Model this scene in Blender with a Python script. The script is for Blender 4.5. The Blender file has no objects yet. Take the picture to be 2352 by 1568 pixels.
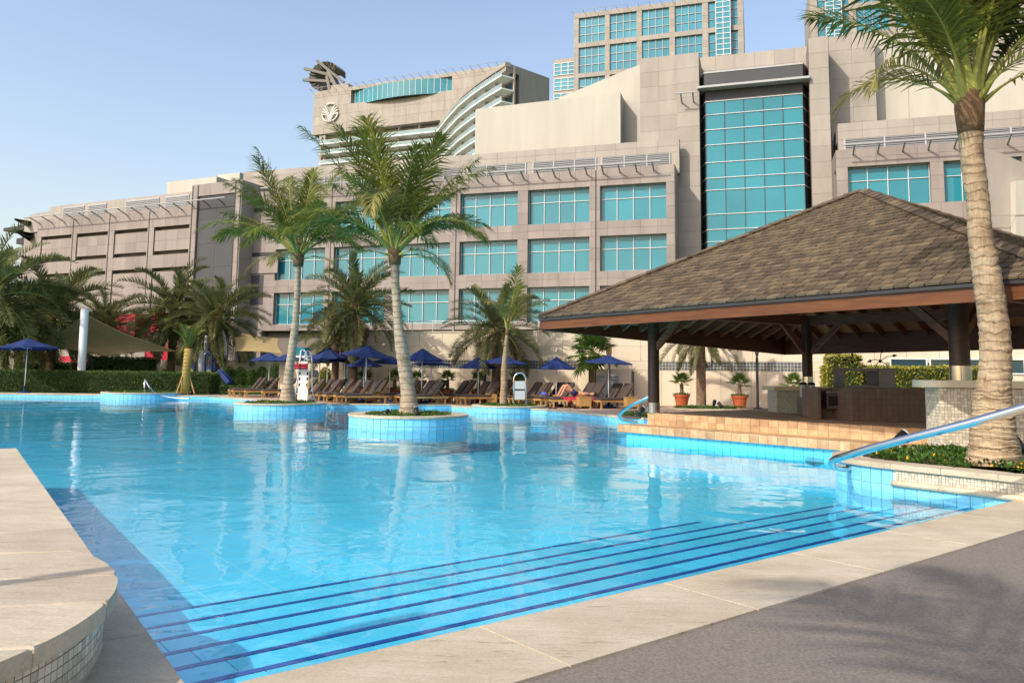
import bpy, bmesh, math, random
import numpy as np
from mathutils import Vector, Matrix, noise as mnoise
sc = bpy.context.scene
COL = sc.collection
random.seed(7)
rnd = random.Random(11)

# ------------------------------------------------------------ camera
FPX, CX, CY, CAMZ = 1800.0, 1176.0, 680.0, 1.45     # measured on a 2352 px wide view of the photograph
PITCH, ROLL = math.atan(180 / 1800), math.radians(0.7)
FW = Vector((0, math.cos(PITCH), math.sin(PITCH)))
U0 = Vector((0, -math.sin(PITCH), math.cos(PITCH)))
R0 = Vector((1, 0, 0))
UP = U0 * math.cos(ROLL) - R0 * math.sin(ROLL)
RT = R0 * math.cos(ROLL) + U0 * math.sin(ROLL)
EYE = Vector((0, 0, CAMZ))
cam_d = bpy.data.cameras.new('camera')
cam = bpy.data.objects.new('camera', cam_d)
COL.objects.link(cam)
cam_d.sensor_width = 36
cam_d.lens = 36 * FPX / 2352
cam_d.shift_y = -(784 - CY) / 2352
cam_d.clip_end = 3000
cam_d.clip_start = 0.05
mw = Matrix((RT, UP, -FW)).transposed().to_4x4()
mw.translation = EYE
cam.matrix_world = mw
sc.camera = cam

# ------------------------------------------------------------ world, sun, exposure
SUNDIR = Vector((0.95, 0.80, -0.95)).normalized()      # the way the light travels
world = bpy.data.worlds.new('World')
sc.world = world
world.use_nodes = True
wn = world.node_tree
bg = wn.nodes['Background']
sky = wn.nodes.new('ShaderNodeTexSky')
sky.sky_type = 'NISHITA'
sky.sun_disc = False
sky.sun_elevation = math.asin(-SUNDIR.z)
sky.sun_rotation = math.atan2(-SUNDIR.x, -SUNDIR.y) % (2 * math.pi)
sky.air_density = 1.45
sky.dust_density = 2.4
sky.ozone_density = 2.4
tint = wn.nodes.new('ShaderNodeMix'); tint.data_type = 'RGBA'; tint.blend_type = 'MULTIPLY'; tint.inputs[0].default_value = 1.0
tint.inputs[7].default_value = (1.05, .94, .93, 1)          # dusty Gulf air: a slightly lavender sky
wn.links.new(sky.outputs[0], tint.inputs[6]); wn.links.new(tint.outputs[2], bg.inputs[0])
bg.inputs[1].default_value = 0.15
sun_d = bpy.data.lights.new('sun', 'SUN')
sun_d.energy = 2.5
sun_d.angle = math.radians(0.55)
sun_d.color = (1.0, 0.93, 0.82)
sun = bpy.data.objects.new('sun', sun_d)
COL.objects.link(sun)
sun.rotation_euler = SUNDIR.to_track_quat('-Z', 'Y').to_euler()
sun.location = (-40, -40, 60)
sc.view_settings.view_transform = 'Standard'
sc.view_settings.look = 'None'
sc.view_settings.gamma = 1
sc.view_settings.exposure = 0.74
sc.render.engine = 'CYCLES'
sc.cycles.use_denoising = True
sc.cycles.max_bounces = 8
sc.cycles.diffuse_bounces = 3
sc.cycles.glossy_bounces = 4
sc.cycles.transparent_max_bounces = 8
sc.cycles.caustics_reflective = False
sc.cycles.caustics_refractive = False

# ------------------------------------------------------------ measuring helpers (photo pixel -> place)
def ray(x, y):
    return FW + RT * ((x - CX) / FPX) + UP * ((CY - y) / FPX)
def G(x, y, z=0.2):
    d = ray(x, y)
    return EYE + d * ((z - CAMZ) / d.z)
def AY(x, y, Y):
    d = ray(x, y)
    return EYE + d * (Y / d.y)
class Frame:
    """A facade's own axes: x along it, y into it, z up."""
    def __init__(s, ox, oy, deg):
        s.o = Vector((ox, oy, 0)); s.a = math.radians(deg)
        s.e = Vector((math.cos(s.a), math.sin(s.a), 0)); s.n = Vector((-math.sin(s.a), math.cos(s.a), 0))
    def uz(s, x, y, d=0.0):
        r = ray(x, y)
        t = (s.o + s.n * d - EYE).dot(s.n) / r.dot(s.n)
        p = EYE + r * t
        return (p - s.o).dot(s.e), p.z
    def u(s, x, y, d=0.0): return s.uz(x, y, d)[0]
    def z(s, x, y, d=0.0): return s.uz(x, y, d)[1]
    def empty(s, name):
        o = empty(name, (s.o.x, s.o.y, 0)); o.rotation_euler = (0, 0, s.a); return o

# ------------------------------------------------------------ object helpers
def empty(name, loc=(0, 0, 0), rz=0.0):
    o = bpy.data.objects.new(name, None)
    COL.objects.link(o)
    o.location = loc
    o.rotation_euler = (0, 0, rz)
    o.empty_display_size = 0.2
    return o
def tag(o, label=None, cat=None, group=None, kind=None):
    if label: o['label'] = label
    if cat: o['category'] = cat
    if group: o['group'] = group
    if kind: o['kind'] = kind
    return o
def link(name, me, parent=None, M=None):
    o = bpy.data.objects.new(name, me)
    COL.objects.link(o)
    if parent is not None: o.parent = parent
    if M is not None: o.matrix_basis = M
    return o
def copy_tree(o, parent=None):
    c = o.copy(); COL.objects.link(c); c.parent = parent
    for ch in [k for k in bpy.data.objects if k.parent == o]:
        copy_tree(ch, c)
    return c
class MB:
    def __init__(s): s.v = []; s.f = []; s.fm = []; s.mi = 0
    def add(s, vs, fs):
        b = len(s.v); s.v.extend([tuple(v) for v in vs])
        s.f.extend([tuple(b + i for i in f) for f in fs]); s.fm.extend([s.mi] * len(fs))
    def box(s, x0, x1, y0, y1, z0, z1, M=None):
        vs = [Vector(p) for p in ((x0,y0,z0),(x1,y0,z0),(x1,y1,z0),(x0,y1,z0),(x0,y0,z1),(x1,y0,z1),(x1,y1,z1),(x0,y1,z1))]
        if M is not None: vs = [M @ v for v in vs]
        s.add(vs, [(0,3,2,1),(4,5,6,7),(0,1,5,4),(1,2,6,5),(2,3,7,6),(3,0,4,7)])
        return s
    def prism(s, poly, z0, z1, top=True, bottom=True):
        n = len(poly); a = sum(poly[i][0]*poly[(i+1)%n][1]-poly[(i+1)%n][0]*poly[i][1] for i in range(n))
        if a < 0: poly = poly[::-1]
        vs = [(p[0], p[1], z0) for p in poly] + [(p[0], p[1], z1) for p in poly]
        fs = [(i, (i+1) % n, n + (i+1) % n, n + i) for i in range(n)]
        if top: fs.append(tuple(range(n, 2*n)))
        if bottom: fs.append(tuple(range(n-1, -1, -1)))
        s.add(vs, fs); return s
    def tube(s, pts, rad, seg=8, caps=True):
        pts = [Vector(p) for p in pts]; n = len(pts)
        if not isinstance(rad, (list, tuple)): rad = [rad] * n
        vs = []; ref = None
        for i, p in enumerate(pts):
            t = (pts[min(i+1, n-1)] - pts[max(i-1, 0)]).normalized()
            if ref is None:
                ref = Vector((0, 0, 1)) if abs(t.z) < .9 else Vector((1, 0, 0))
            a = t.cross(ref).normalized(); b = a.cross(t).normalized(); ref = b
            for k in range(seg):
                q = 2 * math.pi * k / seg
                vs.append(p + (a * math.cos(q) + b * math.sin(q)) * rad[i])
        fs = [(i*seg+k, i*seg+(k+1) % seg, (i+1)*seg+(k+1) % seg, (i+1)*seg+k) for i in range(n-1) for k in range(seg)]
        if caps:
            fs.append(tuple(range(seg-1, -1, -1))); fs.append(tuple((n-1)*seg + k for k in range(seg)))
        s.add(vs, fs); return s
    def lathe(s, prof, seg=24, c=(0, 0, 0)):
        vs = []
        for r, z in prof:
            for k in range(seg):
                q = 2 * math.pi * k / seg
                vs.append((c[0] + r*math.cos(q), c[1] + r*math.sin(q), c[2] + z))
        n = len(prof)
        fs = [(i*seg+k, i*seg+(k+1) % seg, (i+1)*seg+(k+1) % seg, (i+1)*seg+k) for i in range(n-1) for k in range(seg)]
        fs.append(tuple(range(seg-1, -1, -1))); fs.append(tuple((n-1)*seg + k for k in range(seg)))
        s.add(vs, fs); return s
    def bar(s, p, q, w, h, up=(0, 0, 1)):
        p = Vector(p); q = Vector(q); t = (q - p); L = t.length; t.normalize()
        u = Vector(up)
        if abs(t.dot(u)) > .98: u = Vector((1, 0, 0))
        a = t.cross(u).normalized(); b = a.cross(t).normalized()
        M = Matrix((t, a, b)).transposed().to_4x4(); M.translation = p
        return s.box(0, L, -w/2, w/2, -h/2, h/2, M)
    def mesh(s, name, mat, smooth=False):
        me = bpy.data.meshes.new(name)
        me.from_pydata(s.v, [], s.f)
        for m in (mat if isinstance(mat, (list, tuple)) else [mat]): me.materials.append(m)
        if isinstance(mat, (list, tuple)): me.polygons.foreach_set('material_index', s.fm)
        if smooth: me.polygons.foreach_set('use_smooth', [True] * len(me.polygons))
        me.update()
        return me
    def build(s, name, mat, parent=None, smooth=False, M=None):
        return link(name, s.mesh(name, mat, smooth), parent, M)
def autosmooth(me, deg=35):
    bm = bmesh.new(); bm.from_mesh(me)
    for f in bm.faces: f.smooth = True
    for e in bm.edges:
        if len(e.link_faces) == 2 and e.calc_face_angle(0) > math.radians(deg): e.smooth = False
    bm.to_mesh(me); bm.free()
_cube = {}
def unit_cube(mat, bev=0.0):
    k = (mat.name, bev)
    if k not in _cube:
        m = MB().box(-.5, .5, -.5, .5, -.5, .5).mesh('piece', mat)
        _cube[k] = m
    return _cube[k]
def world_of(o):
    M = o.matrix_basis.copy()
    while o.parent is not None:
        o = o.parent; M = o.matrix_basis @ M
    return M
class Pieces:
    """Alike pieces of one thing: the 300 that show largest are objects, the rest is one part."""
    def __init__(s, name, parent, mat, limit=300): s.n, s.p, s.m, s.l, s.L = name, parent, mat, limit, []
    def box(s, x0, x1, y0, y1, z0, z1):
        M = Matrix.Translation(((x0+x1)/2, (y0+y1)/2, (z0+z1)/2)) @ Matrix.Diagonal((abs(x1-x0), abs(y1-y0), abs(z1-z0), 1))
        s.L.append(M)
    def add(s, M, sx, sy, sz): s.L.append(M @ Matrix.Diagonal((sx, sy, sz, 1)))
    def bar(s, p, q, w, h, up=(0, 0, 1)):
        p = Vector(p); q = Vector(q); t = (q - p); L = t.length; t.normalize(); u = Vector(up)
        if abs(t.dot(u)) > .98: u = Vector((1, 0, 0))
        a = t.cross(u).normalized(); b = a.cross(t).normalized()
        M = Matrix((t, a, b)).transposed().to_4x4(); M.translation = (p + q) / 2
        s.add(M, L, w, h)
    def finish(s, kind_parent=None):
        W = world_of(s.p) if s.p is not None else Matrix()
        def score(M):
            q = W @ M; c = q.translation - EYE
            sz = sorted((q.col[0].length, q.col[1].length, q.col[2].length))
            w = c.dot(FW)
            if w < .3: return 0
            px = CX + FPX * c.dot(RT) / w; py = CY - FPX * c.dot(UP) / w
            vis = 1.0 if -60 < px < 2412 and -60 < py < 1628 else .01
            return vis * sz[1] * sz[2] / w ** 2
        s.L.sort(key=score, reverse=True)
        me = unit_cube(s.m)
        for M in s.L[:s.l]: link(s.n, me, s.p, M)
        rest = s.L[s.l:]
        if rest:
            mb = MB()
            for M in rest: mb.box(-.5, .5, -.5, .5, -.5, .5, M)
            o = mb.build(s.n + '_mass', s.m, s.p); o['kind'] = 'stuff'
            return o

# ------------------------------------------------------------ materials
MATS = {}
def nodes(m): return m.node_tree.nodes, m.node_tree.links
def mat(name, col, rough=.7, var=0.0, vscale=1.0, bump=0.0, bscale=20.0, spec=.35, metal=0.0, piece=0.0, col2=None, detail=6, stretch=None, trans=0.0, coat=0.0, pos=True):
    m = bpy.data.materials.new(name); m.use_nodes = True
    N, L = nodes(m); b = N['Principled BSDF']
    b.inputs['Roughness'].default_value = rough; b.inputs['Metallic'].default_value = metal
    b.inputs['Specular IOR Level'].default_value = spec
    b.inputs['Coat Weight'].default_value = coat
    c = (*col, 1); b.inputs['Base Color'].default_value = c
    m.diffuse_color = c
    src = None
    geo = N.new('ShaderNodeNewGeometry')
    vec = geo.outputs['Position']
    if stretch:
        mp = N.new('ShaderNodeMapping'); mp.inputs['Scale'].default_value = stretch
        L.new(vec, mp.inputs['Vector']); vec = mp.outputs[0]
    if var or col2:
        n = N.new('ShaderNodeTexNoise'); n.inputs['Scale'].default_value = vscale; n.inputs['Detail'].default_value = detail
        n.inputs['Roughness'].default_value = .62
        L.new(vec, n.inputs['Vector'])
        r = N.new('ShaderNodeValToRGB')
        c2 = col2 if col2 else tuple(max(0, x * (1 - var)) for x in col)
        c1 = col if col2 else tuple(min(1, x * (1 + var * .6)) for x in col)
        r.color_ramp.elements[0].position = .33; r.color_ramp.elements[1].position = .68
        r.color_ramp.elements[0].color = (*c2, 1); r.color_ramp.elements[1].color = (*c1, 1)
        L.new(n.outputs['Fac'], r.inputs['Fac']); src = r.outputs['Color']
    if piece:
        oi = N.new('ShaderNodeObjectInfo')
        ad = N.new('ShaderNodeMath'); ad.operation = 'ADD'
        L.new(oi.outputs['Random'], ad.inputs[0]); L.new(geo.outputs['Random Per Island'], ad.inputs[1])
        fr = N.new('ShaderNodeMath'); fr.operation = 'FRACT'; L.new(ad.outputs[0], fr.inputs[0])
        mr = N.new('ShaderNodeMapRange'); mr.inputs['To Min'].default_value = 1 - piece; mr.inputs['To Max'].default_value = 1 + piece * .7
        L.new(fr.outputs[0], mr.inputs['Value'])
        mx = N.new('ShaderNodeVectorMath'); mx.operation = 'SCALE'
        if src is not None: L.new(src, mx.inputs[0])
        else: mx.inputs[0].default_value = col
        L.new(mr.outputs[0], mx.inputs['Scale']); src = mx.outputs[0]
    if src is not None: L.new(src, b.inputs['Base Color'])
    if bump:
        n2 = N.new('ShaderNodeTexNoise'); n2.inputs['Scale'].default_value = bscale; n2.inputs['Detail'].default_value = 5
        L.new(vec, n2.inputs['Vector'])
        bp = N.new('ShaderNodeBump'); bp.inputs['Strength'].default_value = min(1, bump * 20); bp.inputs['Distance'].default_value = bump
        L.new(n2.outputs['Fac'], bp.inputs['Height']); L.new(bp.outputs[0], b.inputs['Normal'])
    if trans:
        tr = N.new('ShaderNodeBsdfTranslucent'); mxs = N.new('ShaderNodeMixShader'); mxs.inputs[0].default_value = trans
        if src is not None: L.new(src, tr.inputs['Color'])
        else: tr.inputs['Color'].default_value = c
        out = N['Material Output']
        L.new(b.outputs[0], mxs.inputs[1]); L.new(tr.outputs[0], mxs.inputs[2]); L.new(mxs.outputs[0], out.inputs['Surface'])
    MATS[name] = m
    return m
M_ = mat
granite = M_('pink_granite', (.285, .243, .213), .6, var=.15, vscale=1.1, piece=.11, stretch=(1, 1, .22))
beige = M_('beige_cladding', (.345, .31, .262), .65, var=.13, vscale=.9, piece=.08, stretch=(1, 1, .22))
joint = M_('joint_shade', (.20, .17, .145), .9)
cream = M_('cream_render', (.47, .445, .375), .8, var=.09, vscale=.9, stretch=(1, 1, .12))
creamwall = M_('cream_wall', (.64, .545, .40), .8, var=.08, vscale=.7, piece=.05, bump=.002, bscale=60)
creamjoint = M_('cream_wall_joint', (.30, .25, .18), .9)
greypanel = M_('grey_panel', (.066, .069, .073), .55, var=.10, vscale=.4, piece=.08, spec=.25)
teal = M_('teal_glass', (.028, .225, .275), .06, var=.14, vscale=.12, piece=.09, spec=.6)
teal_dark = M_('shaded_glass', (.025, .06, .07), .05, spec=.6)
tealtower = M_('blue_tower_glass', (.045, .26, .34), .08, var=.3, vscale=.05, piece=.12, spec=.6)
railgrey = M_('pale_grey_metal', (.40, .40, .39), .45)
whitemetal = M_('white_metal', (.66, .66, .64), .4, spec=.5)
greymetal = M_('grey_metal', (.33, .33, .33), .45, metal=.3)
darkmetal = M_('dark_metal', (.03, .03, .033), .45)
louvre = M_('louvre_metal', (.26, .265, .27), .5)
steel = M_('stainless_steel', (.62, .62, .62), .12, metal=1.0)
brushed = M_('brushed_steel', (.20, .185, .17), .38, metal=.9, var=.1, vscale=6)
def stone_material(name, a, b, pit, rot):
    m = mat(name, a, .62, piece=.10); N, L = nodes(m); bs = N['Principled BSDF']
    sc_ = [n for n in N if n.type == 'VECT_MATH'][0]
    geo = N.new('ShaderNodeNewGeometry'); mp = N.new('ShaderNodeMapping'); mp.inputs['Rotation'].default_value = (0, 0, rot); mp.inputs['Scale'].default_value = (.55, 2.6, 2.6)
    L.new(geo.outputs['Position'], mp.inputs[0])
    def nz(scale, det, src):
        n = N.new('ShaderNodeTexNoise'); n.inputs['Scale'].default_value = scale; n.inputs['Detail'].default_value = det; n.inputs['Roughness'].default_value = .68; L.new(src, n.inputs['Vector']); return n.outputs['Fac']
    def ramp(fac, p0, c0, p1, c1):
        r = N.new('ShaderNodeValToRGB'); e = r.color_ramp.elements; e[0].position = p0; e[1].position = p1; e[0].color = (*c0, 1); e[1].color = (*c1, 1); L.new(fac, r.inputs[0]); return r.outputs[0]
    def mixc(f, x, y):
        q = N.new('ShaderNodeMix'); q.data_type = 'RGBA'; q.blend_type = 'MULTIPLY'; q.inputs[0].default_value = f; L.new(x, q.inputs[6]); L.new(y, q.inputs[7]); return q.outputs[2]
    base = ramp(nz(1.7, 12, mp.outputs[0]), .30, b, .70, a)
    blot = ramp(nz(1.1, 6, geo.outputs['Position']), .35, (.80, .77, .72), .62, (1, 1, 1))
    pitf = nz(9, 8, mp.outputs[0]); pits = ramp(pitf, .30, pit, .40, (1, 1, 1))
    grain = ramp(nz(60, 4, geo.outputs['Position']), .3, (.84, .83, .81), .7, (1.08, 1.08, 1.08))
    col = mixc(1, mixc(1, mixc(1, base, blot), pits), grain)
    L.new(col, sc_.inputs[0])
    bp = N.new('ShaderNodeBump'); bp.inputs['Strength'].default_value = .6; bp.inputs['Distance'].default_value = .012; L.new(pitf, bp.inputs['Height']); L.new(bp.outputs[0], bs.inputs['Normal'])
    return m
travertine = stone_material('travertine', (.59, .52, .395), (.47, .395, .28), (.58, .52, .44), .15)
aggregate = M_('grey_aggregate', (.24, .20, .162), .85, col2=(.14, .117, .095), vscale=60, bump=.004, bscale=160, detail=3)
deckstone = M_('deck_paving', (.44, .31, .22), .75, var=.25, vscale=3, piece=.15)
paletile = M_('pale_pool_tile', (.20, .58, .80), .22, var=.06, vscale=1.5, piece=.12, spec=.5)
poolblue = M_('pool_tile', (.09, .62, .86), .22, var=.06, vscale=1.5, piece=.10, spec=.5)
poolgrout = M_('pool_grout', (.55, .66, .66), .8)
navytile = M_('navy_tile', (.008, .05, .30), .3, piece=.15)
lawnm = M_('lawn', (.06, .13, .02), .9, var=.4, vscale=5)
soil = M_('soil', (.09, .06, .04), .95, var=.3, vscale=10)
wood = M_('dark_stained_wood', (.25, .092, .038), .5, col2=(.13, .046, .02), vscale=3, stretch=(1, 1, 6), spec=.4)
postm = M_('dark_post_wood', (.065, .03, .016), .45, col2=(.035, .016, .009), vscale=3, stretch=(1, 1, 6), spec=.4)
fasciam = M_('orange_stained_fascia', (.15, .05, .014), .4, col2=(.08, .025, .007), vscale=2, stretch=(1, 1, 9), spec=.4)
plywood = M_('plywood_ceiling', (.56, .31, .14), .6, var=.2, vscale=2)
shinglem = M_('cedar_shingle', (.15, .11, .062), .8, col2=(.075, .056, .035), vscale=3.5, piece=.40, bump=.004, bscale=40, detail=8)
shingledark = M_('shingle_underlay', (.05, .04, .03), .9)
sandtile = M_('sandstone_tile', (.56, .385, .225), .6, col2=(.42, .245, .12), vscale=6, piece=.28, bump=.003, bscale=30)
sandgrout = M_('sandstone_grout', (.62, .55, .43), .9)
mosaic = M_('ivory_mosaic', (.60, .53, .41), .4, piece=.28)
mosaicgrout = M_('mosaic_grout', (.42, .38, .31), .9)
browntile = M_('brown_wall_tile', (.17, .115, .085), .5, var=.15, vscale=5, piece=.08)
browngrout = M_('brown_grout', (.10, .07, .055), .9)
countertop = M_('cream_counter', (.66, .58, .43), .35, var=.06, vscale=3)
def trunk_material(name, a, b, dark, scale, dist):
    m = mat(name, a, .9); N, L = nodes(m); bs = N['Principled BSDF']; geo = N.new('ShaderNodeNewGeometry')
    w = N.new('ShaderNodeTexWave'); w.wave_type = 'BANDS'; w.bands_direction = 'Z'; w.wave_profile = 'SAW'; w.inputs['Scale'].default_value = scale
    w.inputs['Distortion'].default_value = dist; w.inputs['Detail'].default_value = 4; w.inputs['Detail Scale'].default_value = 1.6; w.inputs['Detail Roughness'].default_value = .6
    L.new(geo.outputs['Position'], w.inputs['Vector'])
    def nz(sc_, st, det):
        mp = N.new('ShaderNodeMapping'); mp.inputs['Scale'].default_value = st; L.new(geo.outputs['Position'], mp.inputs[0])
        n = N.new('ShaderNodeTexNoise'); n.inputs['Scale'].default_value = sc_; n.inputs['Detail'].default_value = det; L.new(mp.outputs[0], n.inputs['Vector']); return n.outputs['Fac']
    def ramp(f, stops):
        r = N.new('ShaderNodeValToRGB'); e = r.color_ramp.elements
        while len(e) < len(stops): e.new(.5)
        for k, (p, c) in enumerate(stops): e[k].position = p; e[k].color = (*c, 1)
        L.new(f, r.inputs[0]); return r.outputs[0]
    def mul(x, y, f=1.0):
        q = N.new('ShaderNodeMix'); q.data_type = 'RGBA'; q.blend_type = 'MULTIPLY'; q.inputs[0].default_value = f; L.new(x, q.inputs[6]); L.new(y, q.inputs[7]); return q.outputs[2]
    base = ramp(nz(2.2, (1, 1, 1.5), 8), [(.3, b), (.7, a)])
    rings = ramp(w.outputs['Fac'], [(.0, dark), (.07, (.62, .57, .5)), (.22, (1, 1, 1)), (.9, (.95, .93, .9))])
    fib = ramp(nz(9, (5, 5, .7), 5), [(.32, (.72, .68, .62)), (.55, (1, 1, 1))])
    patch = ramp(nz(3.2, (1, 1, 2), 4), [(.33, (.55, .49, .42)), (.45, (1, 1, 1))])
    L.new(mul(mul(mul(base, rings), fib, .8), patch, .8), bs.inputs['Base Color'])
    bp = N.new('ShaderNodeBump'); bp.inputs['Strength'].default_value = .8; bp.inputs['Distance'].default_value = .02
    L.new(w.outputs['Fac'], bp.inputs['Height']); L.new(bp.outputs[0], bs.inputs['Normal']); return m
trunkg = trunk_material('palm_trunk_grey', (.44, .375, .28), (.33, .275, .20), (.30, .25, .2), 1.9, 2.2)
trunkn = trunk_material('palm_trunk_tan', (.46, .36, .235), (.31, .225, .14), (.20, .15, .10), 2.6, 5.5)
trunkd = M_('date_trunk', (.24, .165, .10), .95, col2=(.11, .07, .042), vscale=7, bump=.02, bscale=25)
fibre = M_('palm_fibre', (.20, .125, .06), .95, col2=(.10, .06, .03), vscale=12, bump=.02, bscale=40)
rachism = M_('palm_stalk', (.27, .28, .06), .6, var=.25, vscale=2)
cocoleaf = M_('coconut_leaf', (.19, .22, .036), .6, col2=(.09, .115, .018), vscale=1.3, piece=.35, trans=.4, spec=.18)
cocodry = M_('dry_coconut_leaf', (.30, .26, .08), .7, col2=(.17, .17, .04), vscale=2, piece=.3, trans=.3)
dateleaf = M_('date_leaf', (.215, .225, .085), .65, col2=(.10, .115, .042), vscale=1.1, piece=.4, trans=.36, spec=.15)
datepale = M_('date_leaf_pale', (.19, .185, .075), .55, col2=(.10, .10, .035), vscale=1.2, piece=.35, trans=.22)
fanleaf = M_('fan_leaf', (.14, .23, .03), .6, col2=(.06, .13, .02), vscale=2, piece=.3, trans=.35)
hedgem = M_('hedge_leaf', (.10, .155, .025), .6, col2=(.05, .09, .014), vscale=3, piece=.4, trans=.2)
hedgecore = M_('hedge_core', (.015, .03, .006), .95)
topiary = M_('bush_leaf', (.075, .17, .015), .6, col2=(.045, .11, .01), vscale=3, piece=.4, trans=.2)
yellowleaf = M_('golden_leaf', (.42, .37, .045), .6, col2=(.17, .20, .025), vscale=4, piece=.45, trans=.25)
groundleaf = M_('ground_cover_leaf', (.06, .14, .015), .55, col2=(.035, .08, .01), vscale=9, piece=.4, trans=.2)
flower = M_('orange_flower', (.75, .33, .02), .6)
navy = M_('navy_canvas', (.014, .033, .135), .8, var=.15, vscale=2, trans=.12)
cushion = M_('brown_cushion', (.062, .045, .040), .9, var=.12, vscale=8)
teak = M_('teak', (.44, .25, .085), .6, var=.25, vscale=6, stretch=(1, 1, 1))
wicker = M_('wicker', (.40, .23, .075), .7, var=.25, vscale=40)
terracotta = M_('terracotta', (.42, .10, .035), .75, var=.15, vscale=5)
sail = M_('shade_sail', (.33, .255, .125), .95, var=.1, vscale=1, trans=.15, spec=.05)
red = M_('red_panel', (.40, .012, .035), .55)
redcloth = M_('red_towel', (.50, .03, .06), .9)
whitep = M_('white_paint', (.80, .79, .76), .45)
playblue = M_('playground_blue', (.015, .04, .16), .5)
skin = M_('skin', (.50, .25, .15), .6)
signboard = M_('grey_signboard', (.42, .46, .47), .6)
ink = M_('sign_ink', (.10, .12, .14), .8)
blackp = M_('black_plastic', (.012, .012, .012), .5)
amber = M_('amber_lamp_glass', (.55, .36, .14), .25, spec=.6)
glassblock = M_('glass_block', (.10, .12, .13), .1, piece=.4, spec=.8)
blockgrout = M_('glass_block_grout', (.50, .47, .40), .9)
clear = bpy.data.materials.new('balustrade_glass'); clear.use_nodes = True
_N, _L = nodes(clear); _b = _N['Principled BSDF']; _b.inputs['Base Color'].default_value = (.34, .50, .50, 1); _b.inputs['Roughness'].default_value = .08; _b.inputs['Alpha'].default_value = .5
def water_material():
    m = bpy.data.materials.new('pool_water'); m.use_nodes = True
    N, L = nodes(m); N.remove(N['Principled BSDF']); out = N['Material Output']
    geo = N.new('ShaderNodeNewGeometry')
    def noise(scale, st, detail, dist):
        mp = N.new('ShaderNodeMapping'); mp.inputs['Scale'].default_value = st; mp.inputs['Rotation'].default_value = (0, 0, .5)
        L.new(geo.outputs['Position'], mp.inputs[0])
        n = N.new('ShaderNodeTexNoise'); n.inputs['Scale'].default_value = scale; n.inputs['Detail'].default_value = detail
        n.inputs['Distortion'].default_value = dist
        L.new(mp.outputs[0], n.inputs['Vector']); return n.outputs['Fac']
    a = noise(.55, (1, 1, 1), 2, .6); b = noise(2.6, (1, 1.0, 1), 2, .8); c = noise(9, (1, 1, 1), 2, .3)
    patch = noise(.16, (1, 1, 1), 2, 0)
    mr = N.new('ShaderNodeMapRange'); mr.inputs['From Min'].default_value = .38; mr.inputs['From Max'].default_value = .62
    mr.inputs['To Min'].default_value = .25; mr.inputs['To Max'].default_value = 1.0; L.new(patch, mr.inputs['Value'])
    def mul(x, k, y=None):
        q = N.new('ShaderNodeMath'); q.operation = 'MULTIPLY'; L.new(x, q.inputs[0])
        if y is None: q.inputs[1].default_value = k
        else: L.new(y, q.inputs[1])
        return q.outputs[0]
    def add(x, y):
        q = N.new('ShaderNodeMath'); q.operation = 'ADD'; L.new(x, q.inputs[0]); L.new(y, q.inputs[1]); return q.outputs[0]
    h = add(mul(a, 1.0), add(mul(mul(b, .22), 1, mr.outputs[0]), mul(mul(c, .035), 1, mr.outputs[0])))
    bp = N.new('ShaderNodeBump'); bp.inputs['Strength'].default_value = 1.0; bp.inputs['Distance'].default_value = WAVE
    L.new(h, bp.inputs['Height'])
    dp = N.new('ShaderNodeVectorMath'); dp.operation = 'DOT_PRODUCT'; L.new(geo.outputs['Incoming'], dp.inputs[0]); L.new(bp.outputs[0], dp.inputs[1])
    ab = N.new('ShaderNodeMath'); ab.operation = 'ABSOLUTE'; L.new(dp.outputs['Value'], ab.inputs[0])
    om = N.new('ShaderNodeMath'); om.operation = 'SUBTRACT'; om.use_clamp = True; om.inputs[0].default_value = 1.0; L.new(ab.outputs[0], om.inputs[1])
    pw = N.new('ShaderNodeMath'); pw.operation = 'POWER'; L.new(om.outputs[0], pw.inputs[0]); pw.inputs[1].default_value = 5.0
    fr = N.new('ShaderNodeMath'); fr.operation = 'MULTIPLY_ADD'; L.new(pw.outputs[0], fr.inputs[0]); fr.inputs[1].default_value = .98; fr.inputs[2].default_value = .02
    gl = N.new('ShaderNodeBsdfGlossy'); gl.inputs['Roughness'].default_value = .0; L.new(bp.outputs[0], gl.inputs['Normal'])
    tr = N.new('ShaderNodeBsdfTransparent'); tr.inputs['Color'].default_value = (.86, .98, 1.0, 1)
    mx = N.new('ShaderNodeMixShader'); L.new(fr.outputs[0], mx.inputs[0]); L.new(tr.outputs[0], mx.inputs[1]); L.new(gl.outputs[0], mx.inputs[2])
    L.new(mx.outputs[0], out.inputs['Surface'])
    return m
WAVE = 0.030
waterm = water_material()
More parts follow.
